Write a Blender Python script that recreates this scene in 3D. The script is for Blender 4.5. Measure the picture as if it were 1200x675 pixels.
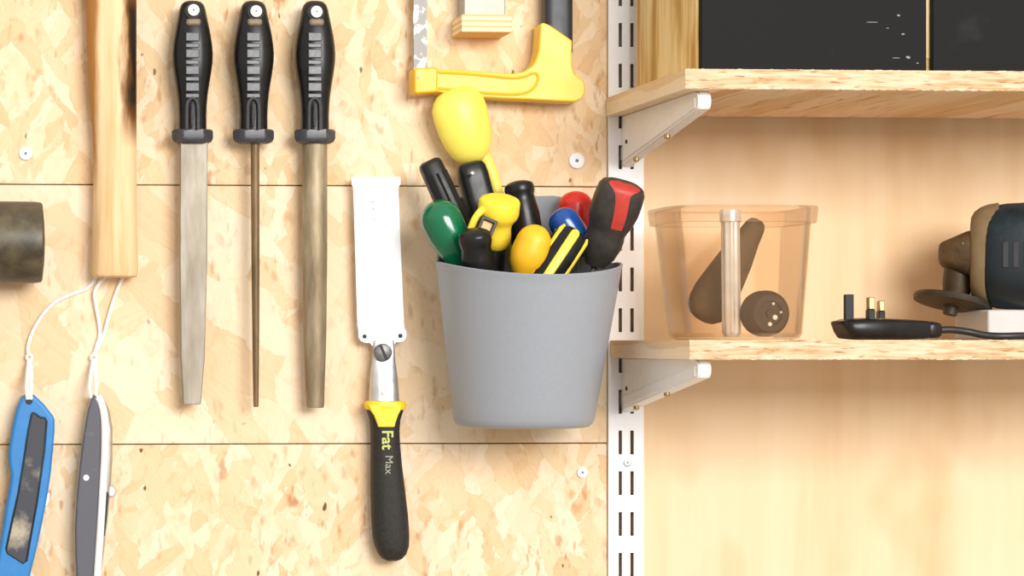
import bpy, bmesh, math, random
from mathutils import Vector, Matrix

random.seed(7)
for o in list(bpy.data.objects):
    bpy.data.objects.remove(o, do_unlink=True)
SC = bpy.context.scene
COL = SC.collection

# ------------------------------------------------------------------ camera, world, lights, exposure
F = 2760.0                      # focal length in pixels of the 1200 wide frame
PPX, PPY = 114.0, 403.0         # principal point (the photo is an off-centre, level view)
YAW = math.atan(174.0 / F)
D, HZ = 1.84, 1.40              # camera distance from the board wall, camera height
cam = bpy.data.cameras.new('camera')
cam_o = bpy.data.objects.new('camera', cam)
COL.objects.link(cam_o)
cam_o.location = (0, -D, HZ)
cam_o.rotation_euler = (math.pi / 2, 0, -YAW)
cam.sensor_width = 36.0
cam.lens = F / 1200.0 * 36.0
cam.shift_x = (600.0 - PPX) / 1200.0
cam.shift_y = (PPY - 337.5) / 1200.0
cam.clip_start = 0.01
SC.camera = cam_o

SC.view_settings.view_transform = 'Standard'
SC.view_settings.look = 'None'
SC.view_settings.exposure = 0.16
SC.view_settings.gamma = 1.0
SC.view_settings.use_curve_mapping = False

W = bpy.data.worlds.new('world'); SC.world = W; W.use_nodes = True
nt = W.node_tree; nt.nodes.clear()
tc = nt.nodes.new('ShaderNodeTexCoord'); sp = nt.nodes.new('ShaderNodeSeparateXYZ')
rp = nt.nodes.new('ShaderNodeValToRGB'); bg = nt.nodes.new('ShaderNodeBackground'); out = nt.nodes.new('ShaderNodeOutputWorld')
mr = nt.nodes.new('ShaderNodeMapRange'); mr.inputs[1].default_value = -1; mr.inputs[2].default_value = 1
nt.links.new(tc.outputs['Generated'], sp.inputs[0]); nt.links.new(sp.outputs[2], mr.inputs[0])
nt.links.new(mr.outputs[0], rp.inputs[0]); nt.links.new(rp.outputs[0], bg.inputs[0]); nt.links.new(bg.outputs[0], out.inputs[0])
rp.color_ramp.elements[0].position = 0.25; rp.color_ramp.elements[0].color = (0.50, 0.43, 0.36, 1)
rp.color_ramp.elements[1].position = 0.75; rp.color_ramp.elements[1].color = (1.0, 0.98, 0.95, 1)
bg.inputs[1].default_value = 0.92

def area(name, loc, target, size, power, color=(1, 1, 1)):
    l = bpy.data.lights.new(name, 'AREA'); l.shape = 'RECTANGLE'; l.size, l.size_y = size; l.energy = power; l.color = color
    o = bpy.data.objects.new(name, l); COL.objects.link(o); o.location = loc
    o.rotation_euler = (Vector(target) - Vector(loc)).to_track_quat('-Z', 'Y').to_euler()
    return o
area('frontal_key_light', (1.08, -2.85, 2.15), (0.5, 0, 1.38), (1.5, 0.9), 80, (1.0, 0.985, 0.96))  # unseen soft key light behind the camera, above and to the right

# ------------------------------------------------------------------ geometry helpers
cy, sy = math.cos(YAW), math.sin(YAW)
def ray(px, py):
    u = (px - PPX) / F; v = (PPY - py) / F
    return Vector((sy + u * cy, cy - u * sy, v))
def P(px, py, d):
    """world point seen at a photo pixel, d metres in front of the board wall"""
    r = ray(px, py); t = (D - d) / r.y
    return Vector((0, -D, HZ)) + r * t
def S(px, d):
    """metres per pixel at that place"""
    r = ray(px, PPY); return (D - d) / r.y / F

def box(bm, x0, x1, y0, y1, z0, z1):
    v = [bm.verts.new(c) for c in ((x0,y0,z0),(x1,y0,z0),(x1,y1,z0),(x0,y1,z0),(x0,y0,z1),(x1,y0,z1),(x1,y1,z1),(x0,y1,z1))]
    for f in ((0,3,2,1),(4,5,6,7),(0,1,5,4),(1,2,6,5),(2,3,7,6),(3,0,4,7)):
        bm.faces.new([v[i] for i in f])
def boxbm(*a):
    bm = bmesh.new(); box(bm, *a); return bm
def loft(bm, rings, cap=True, closed=True):
    R = [[bm.verts.new(p) for p in r] for r in rings]
    n = len(R[0])
    for a, b in zip(R, R[1:]):
        for i in range(n if closed else n - 1):
            j = (i + 1) % n
            try: bm.faces.new((a[i], a[j], b[j], b[i]))
            except ValueError: pass
    if cap:
        bm.faces.new(list(reversed(R[0]))); bm.faces.new(R[-1])
    bmesh.ops.recalc_face_normals(bm, faces=bm.faces)
    return R
def sellipse(c, ax, ay, a, b, n=28, p=2.0):
    out = []
    for i in range(n):
        t = 2 * math.pi * i / n; ct, st = math.cos(t), math.sin(t)
        out.append(c + ax * (a * math.copysign(abs(ct) ** (2 / p), ct)) + ay * (b * math.copysign(abs(st) ** (2 / p), st)))
    return out
def rod(bm, a, b, prof, n=24, flat=1.0, p=2.0, facets=None):
    """turned shape along the line a-b; prof = (t, radius m); flat squeezes it in depth"""
    ax = (b - a); L = ax.length; ax = ax / L
    y = Vector((0, -1, 0)) if abs(ax.y) < .999 else Vector((0, 0, 1)); y = (y - ax * y.dot(ax)).normalized(); x = y.cross(ax).normalized()
    rings = []
    for t, r in prof:
        rings.append(sellipse(a + ax * (t * L), x, y, max(r, 1e-5), max(r * flat, 1e-5), n, p))
    loft(bm, rings)
def dome(t0, r, L, k=6, end=False, h=None):
    """profile points of a rounded end of radius r (metres) on a line of length L"""
    h = r if h is None else h
    pts = []
    for i in range(k + 1):
        q = math.pi / 2 * i / k
        pts.append(((h * (1 - math.cos(q))) / L, r * math.sin(q)))
    if end:
        return [(t0 - t, rr) for t, rr in reversed(pts)]
    return [(t0 + t, rr) for t, rr in pts]
def tube(bm, pts, r, n=10, cap=True):
    """round tube through points; r a number or a list"""
    rings = []; prev = None
    for i, p in enumerate(pts):
        d = (pts[min(i + 1, len(pts) - 1)] - pts[max(i - 1, 0)]).normalized()
        u = (prev - d * prev.dot(d)) if prev is not None else Vector((0, 1, 0)).cross(d)
        if u.length < 1e-4: u = Vector((1, 0, 0)).cross(d)
        u.normalize(); prev = u; v = d.cross(u)
        rr = r[i] if isinstance(r, (list, tuple)) else r
        rings.append([p + (u * math.cos(2*math.pi*k/n) + v * math.sin(2*math.pi*k/n)) * rr for k in range(n)])
    loft(bm, rings, cap)
def smooth_path(pts, k=8):
    """Catmull-Rom through points"""
    out = []
    q = [pts[0]] + list(pts) + [pts[-1]]
    for i in range(1, len(q) - 2):
        for s in range(k):
            t = s / k
            a, b, c, d = q[i-1], q[i], q[i+1], q[i+2]
            out.append(0.5 * ((2*b) + (c-a)*t + (2*a-5*b+4*c-d)*t*t + (3*b-a-3*c+d)*t**3))
    out.append(pts[-1]); return out
def prism(bm, outline, dfront, dback):
    """outline of photo pixels, standing dfront..dback metres off the wall, extruded straight in depth"""
    fr = [P(x, y, dfront) for x, y in outline]
    bk = [Vector((p.x, -dback, p.z)) for p in fr]
    loft(bm, [fr, bk])
def prismbm(*a):
    bm = bmesh.new(); prism(bm, *a); return bm
def cyl_y(bm, px, py, rpx, dfront, dback, n=24, prof=None):
    c = P(px, py, dfront); r = rpx * S(px, dfront)
    X, Z = Vector((1,0,0)), Vector((0,0,1))
    if prof is None: prof = [(0, 1), (1, 1)]
    loft(bm, [sellipse(Vector((c.x, -(dfront + (dback - dfront) * t), c.z)), X, Z, r * k, r * k, n) for t, k in prof])

# ------------------------------------------------------------------ object helpers
def wloc(o):
    v = Vector((0, 0, 0))
    while o is not None: v += o.location; o = o.parent
    return v
def tag(o, label=None, cat=None, group=None, kind=None):
    if label: o['label'] = label
    if cat: o['category'] = cat
    if group: o['group'] = group
    if kind: o['kind'] = kind
    return o
def thing(name, loc, label, cat, group=None):
    o = bpy.data.objects.new(name, None); COL.objects.link(o); o.location = loc; o.empty_display_size = 0.02
    return tag(o, label, cat, group)
def part(name, bm, mat, parent=None, bevel=0, seg=2, angle=35, sub=0, label=None, smooth=True):
    off = wloc(parent) if parent else Vector((0, 0, 0))
    if parent is None:
        cs = [v.co for v in bm.verts]
        lo = Vector([min(c[i] for c in cs) for i in range(3)]); hi = Vector([max(c[i] for c in cs) for i in range(3)])
        off = Vector(((lo.x + hi.x) / 2, (lo.y + hi.y) / 2, lo.z))
    bmesh.ops.translate(bm, verts=bm.verts, vec=-off)
    me = bpy.data.meshes.new(name); bm.to_mesh(me); bm.free()
    if smooth:
        me.polygons.foreach_set('use_smooth', [True] * len(me.polygons))
        me.set_sharp_from_angle(angle=math.radians(angle))
    o = bpy.data.objects.new(name, me); COL.objects.link(o)
    me.materials.append(mat)
    if parent: o.parent = parent
    else: o.location = off
    if bevel:
        m = o.modifiers.new('bevel', 'BEVEL'); m.width = bevel; m.segments = seg; m.limit_method = 'ANGLE'; m.angle_limit = math.radians(40); m.harden_normals = False
    if sub:
        m = o.modifiers.new('sub', 'SUBSURF'); m.levels = sub; m.render_levels = sub
    if label: o['label'] = label
    return o

# ------------------------------------------------------------------ material helpers
def srgb(r, g, b):
    f = lambda c: (c / 255 / 12.92) if c <= 10 else ((c / 255 + 0.055) / 1.055) ** 2.4
    return (f(r), f(g), f(b), 1)
class NT:
    def __init__(s, name):
        s.m = bpy.data.materials.new(name); s.m.use_nodes = True; s.t = s.m.node_tree
        s.b = s.t.nodes['Principled BSDF']
    def n(s, typ, **kw):
        x = s.t.nodes.new(typ)
        for k, v in kw.items(): setattr(x, k, v)
        return x
    def l(s, a, b): s.t.links.new(a, b)
    def val(s, sock, v):
        if hasattr(v, 'is_output'): s.l(v, sock)
        else: sock.default_value = v
    def math(s, op, a, b=0.0, c=None):
        x = s.n('ShaderNodeMath', operation=op); s.val(x.inputs[0], a); s.val(x.inputs[1], b)
        if c is not None: s.val(x.inputs[2], c)
        return x.outputs[0]
    def mix(s, f, a, b):
        x = s.n('ShaderNodeMix', data_type='RGBA'); s.val(x.inputs[0], f); s.val(x.inputs[6], a); s.val(x.inputs[7], b); return x.outputs[2]
    def mixf(s, f, a, b):
        x = s.n('ShaderNodeMix', data_type='FLOAT'); s.val(x.inputs[0], f); s.val(x.inputs[2], a); s.val(x.inputs[3], b); return x.outputs[0]
    def ramp(s, f, stops):
        x = s.n('ShaderNodeValToRGB'); e = x.color_ramp.elements
        while len(e) < len(stops): e.new(0.5)
        for k, (p, c) in enumerate(stops): e[k].position = p; e[k].color = c if len(c) == 4 else (*c, 1)
        s.l(f, x.inputs[0]); return x.outputs[0]
    def coords(s, scale=(1,1,1), rot=(0,0,0), loc=(0,0,0)):
        t = s.n('ShaderNodeTexCoord'); m = s.n('ShaderNodeMapping')
        m.inputs['Scale'].default_value = scale; m.inputs['Rotation'].default_value = rot; m.inputs['Location'].default_value = loc
        s.l(t.outputs['Object'], m.inputs[0]); return m.outputs[0]
    def noise(s, vec, scale, detail=3, rough=0.5, dist=0.0):
        x = s.n('ShaderNodeTexNoise'); s.l(vec, x.inputs['Vector']); x.inputs['Scale'].default_value = scale
        x.inputs['Detail'].default_value = detail; x.inputs['Roughness'].default_value = rough; x.inputs['Distortion'].default_value = dist
        return x.outputs[0]
    def bump(s, h, strength, dist=0.001):
        x = s.n('ShaderNodeBump'); s.l(h, x.inputs['Height']); x.inputs['Strength'].default_value = strength; x.inputs['Distance'].default_value = dist
        s.l(x.outputs[0], s.b.inputs['Normal'])

def plain(name, col, rough=0.5, metal=0.0, var=0.12, scale=60, spec=0.5, coat=0.0, bump=0.0):
    k = NT(name); v = k.coords()
    f = k.noise(v, scale, 4, 0.6)
    dark = tuple(c * (1 - var) for c in col[:3]) + (1,); lite = tuple(min(1, c * (1 + var) + 0.004 * var) for c in col[:3]) + (1,)
    k.l(k.ramp(f, [(0.3, dark), (0.7, lite)]), k.b.inputs['Base Color'])
    k.l(k.math('MULTIPLY_ADD', f, 0.25, rough - 0.12), k.b.inputs['Roughness'])
    k.b.inputs['Metallic'].default_value = metal; k.b.inputs['Specular IOR Level'].default_value = spec
    k.b.inputs['Coat Weight'].default_value = coat
    if bump: k.bump(f, bump)
    return k.m

def osb(name, seed=0.0, length=0.055, width=0.013, contrast=1.0, upright=0.0, flecks=1.0, base=srgb(236, 209, 172)):
    """strand board: layers of long strands lying at different angles"""
    k = NT(name)
    tcn = k.n('ShaderNodeTexCoord'); sx = k.n('ShaderNodeSeparateXYZ'); k.l(tcn.outputs['Object'], sx.inputs[0])
    cx = k.n('ShaderNodeCombineXYZ'); k.l(sx.outputs[0], cx.inputs[0]); k.l(sx.outputs[2], cx.inputs[1]); k.l(k.math('MULTIPLY', sx.outputs[1], 0.15), cx.inputs[2])
    wn = k.n('ShaderNodeTexNoise'); k.l(cx.outputs[0], wn.inputs[0]); wn.inputs['Scale'].default_value = 70; wn.inputs['Detail'].default_value = 4
    wv = k.n('ShaderNodeVectorMath', operation='MULTIPLY_ADD'); k.l(wn.outputs[1], wv.inputs[0]); wv.inputs[1].default_value = (0.011, 0.011, 0); k.l(cx.outputs[0], wv.inputs[2])
    tone = None; edge = None; height = None
    rnd = random.Random(seed)
    for i in range(8):
        ang = rnd.uniform(-1.1, 1.1) + (math.pi / 2 if rnd.random() < upright else 0)
        sc = rnd.uniform(0.7, 1.5)
        mp = k.n('ShaderNodeMapping', vector_type='TEXTURE'); k.l(wv.outputs[0], mp.inputs[0])
        mp.inputs['Rotation'].default_value = (0, 0, ang); mp.inputs['Location'].default_value = (rnd.uniform(-9, 9), rnd.uniform(-9, 9), 0)
        mp.inputs['Scale'].default_value = (length * sc, width * sc, 1)
        vo = k.n('ShaderNodeTexVoronoi', voronoi_dimensions='2D', feature='F1'); k.l(mp.outputs[0], vo.inputs['Vector']); vo.inputs['Scale'].default_value = 1.0; vo.inputs['Randomness'].default_value = 0.9
        sp_ = k.n('ShaderNodeSeparateColor'); k.l(vo.outputs['Color'], sp_.inputs[0])
        ve = k.n('ShaderNodeTexVoronoi', voronoi_dimensions='2D', feature='DISTANCE_TO_EDGE'); k.l(mp.outputs[0], ve.inputs['Vector']); ve.inputs['Scale'].default_value = 1.0; ve.inputs['Randomness'].default_value = 0.9
        gm = k.n('ShaderNodeMapping'); k.l(mp.outputs[0], gm.inputs[0]); gm.inputs['Scale'].default_value = (0.5, 5.0, 1)
        gr = k.noise(gm.outputs[0], 1.6, 4, 0.6)
        t = k.math('ADD', k.math('MULTIPLY', sp_.outputs[1], 0.62), k.math('MULTIPLY', gr, 0.42))
        ed = k.math('SUBTRACT', 1.0, k.math('MINIMUM', k.math('MULTIPLY', ve.outputs[0], 16.0), 1.0))
        pres = k.math('GREATER_THAN', sp_.outputs[0], 0.52)
        tone = t if tone is None else k.mixf(pres, tone, t)
        edge = ed if edge is None else k.mixf(pres, k.math('MULTIPLY', edge, 0.8), ed)
    big = k.noise(cx.outputs[0], 5.0, 3, 0.6)
    tone = k.math('ADD', tone, k.math('MULTIPLY', k.math('SUBTRACT', big, 0.5), 0.35))
    c = contrast
    def lerp(a, b, f): return tuple(a[i] + (b[i] - a[i]) * f for i in range(3)) + (1,)
    col = k.ramp(tone, [(0.05, lerp(base, srgb(205, 154, 94), c)), (0.32, lerp(base, srgb(226, 190, 142), c)), (0.55, base), (0.85, lerp(base, srgb(243, 226, 200), c))])
    mo = k.noise(cx.outputs[0], 75, 5, 0.62, 0.8); mo2 = k.noise(cx.outputs[0], 22, 4, 0.6, 0.5)
    mo = k.math('MULTIPLY', k.ramp(mo, [(0.50, (0,0,0,1)), (0.66, (1,1,1,1))]), k.ramp(mo2, [(0.40, (0,0,0,1)), (0.62, (1,1,1,1))]))
    col = k.mix(k.math('MULTIPLY', mo, 0.32 * flecks), col, srgb(212, 160, 94))
    # shadow painted into the colour at strand edges, plus scattered flecks of bark
    col = k.mix(k.math('MULTIPLY', k.math('POWER', edge, 2.0), 0.20 * c), col, srgb(176, 116, 58))
    fm = k.n('ShaderNodeMapping'); k.l(cx.outputs[0], fm.inputs[0]); fm.inputs['Rotation'].default_value = (0, 0, 0.6); fm.inputs['Scale'].default_value = (1.0, 0.55, 1); fm.inputs['Location'].default_value = (seed * 3.1, seed, 0)
    fl = k.noise(fm.outputs[0], 95, 2, 0.5); fz = k.noise(cx.outputs[0], 11, 2, 0.5)
    fm3 = k.n('ShaderNodeMapping'); k.l(cx.outputs[0], fm3.inputs[0]); fm3.inputs['Rotation'].default_value = (0, 0, -0.9); fm3.inputs['Scale'].default_value = (1.6, 0.45, 1); fm3.inputs['Location'].default_value = (seed, seed * 2.3, 4)
    fl3 = k.ramp(k.noise(fm3.outputs[0], 120, 2, 0.5), [(0.62, (0,0,0,1)), (0.72, (1,1,1,1))])
    fl = k.math('MULTIPLY', k.math('MAXIMUM', k.ramp(fl, [(0.60, (0,0,0,1)), (0.72, (1,1,1,1))]), fl3), k.ramp(fz, [(0.38, (0,0,0,1)), (0.60, (1,1,1,1))]))
    col = k.mix(k.math('MULTIPLY', fl, 0.62 * flecks), col, srgb(172, 104, 42))
    fl2 = k.noise(fm.outputs[0], 150, 1, 0.4); fl2 = k.ramp(fl2, [(0.76, (0,0,0,1)), (0.80, (1,1,1,1))])
    col = k.mix(k.math('MULTIPLY', fl2, 0.8 * flecks), col, srgb(92, 58, 26))
    k.l(col, k.b.inputs['Base Color']); k.b.inputs['Roughness'].default_value = 0.62; k.b.inputs['Specular IOR Level'].default_value = 0.25
    k.bump(k.math('SUBTRACT', tone, k.math('MULTIPLY', edge, 0.3)), 0.25, 0.0006)
    return k.m

def osb_edge(name):
    k = NT(name)
    v = k.coords(scale=(28, 60, 260)); f = k.noise(v, 1.0, 4, 0.65, 0.6)
    v2 = k.coords(scale=(60, 90, 420), loc=(3, 1, 7)); g = k.noise(v2, 1.0, 2, 0.5)
    c = k.ramp(f, [(0.24, srgb(160, 108, 62)), (0.38, srgb(194, 152, 108)), (0.5, srgb(214, 184, 148)), (0.72, srgb(226, 206, 178))])
    c = k.mix(k.math('MULTIPLY', k.ramp(g, [(0.60, (0,0,0,1)), (0.68, (1,1,1,1))]), 0.75), c, srgb(150, 92, 40))
    k.l(c, k.b.inputs['Base Color']); k.b.inputs['Roughness'].default_value = 0.75; k.b.inputs['Specular IOR Level'].default_value = 0.2
    k.bump(f, 0.5, 0.002); return k.m

def plywood(name, a, b, c, band=14.0, seed=0.0, stain=True, axis='Z'):
    """sheet with soft upright grain; a light, b mid, c dark"""
    k = NT(name)
    s1 = (band, band, band * 0.12) if axis == 'Z' else (band * 0.12, band, band)
    v = k.coords(scale=s1, loc=(seed, seed, seed)); f = k.noise(v, 1.0, 5, 0.55, 0.4)
    s2 = (band * 9, band * 9, band * 0.45) if axis == 'Z' else (band * 0.45, band * 9, band * 9)
    v2 = k.coords(scale=s2, loc=(seed, 0, 0)); g = k.noise(v2, 1.0, 3, 0.6)
    h = k.math('ADD', k.math('MULTIPLY', f, 0.75 if stain else 0.93), k.math('MULTIPLY', g, 0.25 if stain else 0.07))
    col = k.ramp(h, [(0.30, c), (0.47, b), (0.66, a)] if stain else [(0.41, c), (0.49, b), (0.57, a)])
    if stain:
        w = k.coords(scale=(9, 9, 5), loc=(seed + 2, 4, 1)); q = k.noise(w, 1.0, 3, 0.55)
        col = k.mix(k.math('MULTIPLY', k.ramp(q, [(0.50, (0,0,0,1)), (0.66, (1,1,1,1))]), 0.42), col, srgb(204, 152, 88))
    k.l(col, k.b.inputs['Base Color']); k.b.inputs['Roughness'].default_value = 0.6; k.b.inputs['Specular IOR Level'].default_value = 0.25
    k.bump(g, 0.08, 0.0005); return k.m

# ------------------------------------------------------------------ materials
M = {}
M['osb_a'] = osb('strand_board_fine', 1.0, 0.034, 0.010, 0.62, 0.3, 1.0)
M['osb_b'] = osb('strand_board_pale', 2.0, 0.055, 0.019, 0.5, 0.75, 0.6, srgb(238, 213, 180))
M['osb_c'] = osb('strand_board_flecked', 5.0, 0.028, 0.009, 0.6, 0.4, 1.15, srgb(233, 206, 170))
M['osb_shelf'] = osb('strand_board_shelf', 8.0, 0.05, 0.012, 1.0, 0.0, 1.0)
M['osb_edge'] = osb_edge('strand_board_edge')
M['ply'] = plywood('plywood_back', srgb(239, 215, 183), srgb(234, 206, 168), srgb(224, 189, 145), 9, 1.3)
M['ply_stripe'] = plywood('plywood_striped', srgb(238, 212, 160), srgb(222, 188, 124), srgb(186, 146, 78), 42, 3.1, False)
M['ply_layers'] = NT('plywood_layers').m
def _layers():
    k = NT('plywood_layers_edge'); v = k.coords(scale=(6, 6, 190)); w = k.n('ShaderNodeTexWave', wave_type='BANDS', bands_direction='Z')
    k.l(k.coords(scale=(1, 1, 1)), w.inputs[0]); w.inputs['Scale'].default_value = 72; w.inputs['Distortion'].default_value = 0.6
    f = k.math('ADD', k.math('MULTIPLY', w.outputs[1], 0.8), k.math('MULTIPLY', k.noise(v, 1, 3), 0.3))
    k.l(k.ramp(f, [(0.1, srgb(226, 180, 112)), (0.5, srgb(240, 212, 160)), (0.9, srgb(248, 232, 196))]), k.b.inputs['Base Color'])
    k.b.inputs['Roughness'].default_value = 0.7; return k.m
M['ply_layers'] = _layers()
M['white_metal'] = plain('white_painted_steel', (0.88, 0.885, 0.90, 1), 0.4, 0, 0.03, 30)
M['bracket'] = plain('white_bracket_paint', (0.85, 0.84, 0.82, 1), 0.42, 0, 0.05, 90)
M['screw_white'] = plain('bright_zinc', (0.86, 0.87, 0.88, 1), 0.4, 0.0, 0.05, 300)
M['screw_dark'] = plain('dark_steel_screw', (0.16, 0.16, 0.17, 1), 0.4, 0.8, 0.2, 300)
M['recess'] = plain('dark_recess', (0.03, 0.03, 0.035, 1), 0.7, 0, 0.2, 200)
M['brass'] = plain('brass', (0.50, 0.36, 0.18, 1), 0.35, 1.0, 0.2, 200)
M['black_plastic'] = plain('black_handle_plastic', (0.009, 0.0085, 0.008, 1), 0.30, 0, 0.25, 120, 0.32)
M['black_grip'] = plain('charcoal_rubber_pad', (0.045, 0.046, 0.053, 1), 0.36, 0, 0.25, 260, 0.6)
M['brown_tag'] = plain('hanging_hole_rim', (0.23, 0.175, 0.11, 1), 0.55, 0, 0.3, 300)
def file_steel(name, a, b, c, metal=0.35):
    k = NT(name); v = k.coords(scale=(70, 70, 14)); f = k.noise(v, 1, 4, 0.65)
    w = k.n('ShaderNodeTexWave', wave_type='BANDS', bands_direction='DIAGONAL'); k.l(k.coords(), w.inputs[0]); w.inputs['Scale'].default_value = 330
    h = k.math('ADD', k.math('MULTIPLY', f, 0.95), k.math('MULTIPLY', w.outputs[1], 0.05))
    k.l(k.ramp(h, [(0.3, c), (0.52, b), (0.75, a)]), k.b.inputs['Base Color']); k.b.inputs['Metallic'].default_value = metal; k.b.inputs['Roughness'].default_value = 0.5
    k.bump(w.outputs[1], 0.06, 0.0003); return k.m
M['file_grey'] = file_steel('grey_file_steel', srgb(178, 170, 155), srgb(150, 141, 126), srgb(126, 114, 96))
M['file_brown'] = file_steel('tarnished_file_steel', srgb(152, 126, 92), srgb(118, 94, 62), srgb(86, 66, 42), 0.3)
M['file_olive'] = file_steel('half_round_file_steel', srgb(188, 174, 148), srgb(148, 132, 104), srgb(108, 90, 62), 0.45)
M['blade'] = plain('polished_saw_steel', (0.96, 0.965, 0.975, 1), 0.5, 0.1, 0.01, 60, 0.5)
M['steel'] = plain('brushed_steel', (0.60, 0.58, 0.56, 1), 0.34, 0.75, 0.1, 140)
M['dark_steel'] = plain('dark_screw_steel', (0.17, 0.165, 0.16, 1), 0.42, 0.6, 0.25, 260)
M['yellow'] = plain('yellow_frame_paint', srgb(242, 202, 60), 0.4, 0, 0.04, 60)
M['yellow_orange'] = plain('amber_yellow_plastic', srgb(240, 184, 34), 0.4, 0, 0.05, 60)
M['yellow_pale'] = plain('lemon_yellow_plastic', srgb(245, 226, 96), 0.38, 0, 0.04, 60)
M['yellow_knob'] = plain('bright_yellow_plastic', srgb(252, 220, 62), 0.38, 0, 0.03, 60)
M['yellow_collar'] = plain('yellow_collar_plastic', srgb(244, 206, 30), 0.42, 0, 0.04, 60)
M['yellow_band'] = plain('yellow_stripe_plastic', srgb(238, 214, 66), 0.4, 0, 0.06, 60)
M['green'] = plain('green_handle_plastic', (0.0, 0.13, 0.052, 1), 0.14, 0, 0.1, 40, 0.6)
M['blue_cap'] = plain('blue_handle_plastic', (0.006, 0.065, 0.30, 1), 0.2, 0, 0.1, 40, 0.6)
M['red_cap'] = plain('red_handle_plastic', (0.72, 0.022, 0.012, 1), 0.3, 0, 0.08, 40)
M['red_inlay'] = plain('red_rubber_inlay', (0.50, 0.042, 0.03, 1), 0.5, 0, 0.12, 120)
M['grey_rubber'] = plain('charcoal_rubber', (0.042, 0.036, 0.031, 1), 0.42, 0, 0.2, 160, 0.3)
M['black_ribbed'] = plain('black_ribbed_plastic', (0.013, 0.012, 0.011, 1), 0.36, 0, 0.2, 160, 0.3)
M['soft_black'] = plain('soft_black_grip', (0.024, 0.021, 0.018, 1), 0.55, 0, 0.25, 320, 0.25, 0, 0.15)
M['bucket'] = plain('grey_bucket_plastic', srgb(150, 154, 161), 0.48, 0, 0.025, 300, 0.4, 0, 0.05)
M['blue_knife'] = plain('blue_knife_paint', srgb(42, 124, 190), 0.42, 0, 0.08, 80)
def _blotchy(name, base, blotch, sc, lo, hi, amt, rough=0.6, metal=0.0):
    k = NT(name); f = k.noise(k.coords(), sc, 5, 0.65); g = k.noise(k.coords(loc=(3, 2, 1)), sc * 0.25, 3, 0.6)
    h = k.math('ADD', k.math('MULTIPLY', f, 0.5), k.math('MULTIPLY', g, 0.5))
    k.l(k.mix(k.math('MULTIPLY', k.ramp(h, [(lo, (0,0,0,1)), (hi, (1,1,1,1))]), amt), base, blotch), k.b.inputs['Base Color'])
    k.b.inputs['Roughness'].default_value = rough; k.b.inputs['Metallic'].default_value = metal; k.bump(f, 0.15, 0.0006); return k.m
M['knife_inset'] = _blotchy('dusty_grey_inset', srgb(60, 62, 70), srgb(168, 158, 140), 60, 0.58, 0.68, 0.5)
def _inset_stain():
    k = NT.__new__(NT); k.m = M['knife_inset']; k.t = k.m.node_tree; k.b = k.t.nodes['Principled BSDF']
    t = k.n('ShaderNodeTexCoord'); vd = k.n('ShaderNodeVectorMath', operation='DISTANCE'); k.l(t.outputs['Object'], vd.inputs[0]); vd.inputs[1].default_value = (-.008, -.0105, .052)
    f = k.noise(k.coords(), 160, 4, 0.65)
    q = k.n('ShaderNodeMapRange'); k.l(k.math('ADD', vd.outputs['Value'], k.math('MULTIPLY', f, .022)), q.inputs[0]); q.inputs[1].default_value = .027; q.inputs[2].default_value = .014
    old = k.b.inputs['Base Color'].links[0].from_socket
    k.l(k.mix(k.math('MULTIPLY', q.outputs[0], .9), old, srgb(184, 172, 150)), k.b.inputs['Base Color'])
_inset_stain()
M['knife_grey'] = _blotchy('scuffed_grey_paint', srgb(88, 88, 96), srgb(146, 144, 144), 110, 0.58, 0.7, 0.6)
M['knife_metal'] = plain('bare_knife_metal', (0.46, 0.41, 0.35, 1), 0.4, 0.6, 0.15, 90)
M['white_plastic'] = plain('white_strip', (0.84, 0.83, 0.82, 1), 0.4, 0, 0.04, 60)
M['string'] = plain('white_cord', (0.86, 0.83, 0.79, 1), 0.7, 0, 0.08, 700)
M['rubber_head'] = _blotchy('worn_rubber', srgb(58, 50, 36), srgb(128, 112, 80), 42, 0.48, 0.68, 0.65, 0.42)
M['hack_blade'] = _blotchy('mottled_blade_steel', srgb(108, 104, 100), srgb(236, 236, 234), 85, 0.50, 0.56, 0.95, 0.4, 0.3)  # near-white blotches scattered over the grey steel
M['hack_tube'] = plain('dark_slate_tube', srgb(46, 48, 55), 0.42, 0.1, 0.12, 60)
M['grey_bar'] = plain('pale_grey_metal', srgb(176, 174, 164), 0.5, 0.2, 0.08, 60)
M['chalkboard'] = _blotchy('black_panel_paint', srgb(22, 22, 22), srgb(104, 104, 102), 16, 0.60, 0.80, 0.28, 0.6)
M['chalkboard'].node_tree.nodes['Principled BSDF'].inputs['Specular IOR Level'].default_value = 0.12
M['plug'] = plain('black_plug_plastic', (0.009, 0.008, 0.008, 1), 0.3, 0, 0.2, 90, 0.3)
M['cable'] = plain('black_cable', (0.014, 0.013, 0.012, 1), 0.45, 0, 0.2, 90)
M['teal'] = _blotchy('dark_teal_housing', (0.003, 0.010, 0.015, 1), (0.03, 0.085, 0.12, 1), 24, 0.5, 0.72, 0.9, 0.42)
M['beige_ring'] = plain('dusty_beige_ring', srgb(132, 112, 80), 0.6, 0, 0.12, 90)
M['gear_head'] = _blotchy('dusty_brown_gear_case', srgb(66, 50, 32), srgb(126, 102, 68), 60, 0.45, 0.65, 0.7, 0.5, 0.2)
M['disc'] = _blotchy('dark_disc', srgb(52, 44, 34), srgb(104, 90, 68), 60, 0.5, 0.7, 0.6, 0.5)
M['pale_block'] = plain('pale_grey_plastic', srgb(196, 194, 192), 0.5, 0, 0.04, 60)
M['brown_grip'] = _blotchy('dusty_dark_grip', srgb(66, 50, 28), srgb(112, 92, 58), 90, 0.45, 0.7, 0.8, 0.7)
M['dark_wheel'] = _blotchy('dark_wheel', srgb(46, 36, 28), srgb(100, 80, 62), 90, 0.5, 0.7, 0.8, 0.55)
M['chrome'] = plain('chrome', (0.80, 0.83, 0.88, 1), 0.22, 0.5, 0.1, 80)
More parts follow.
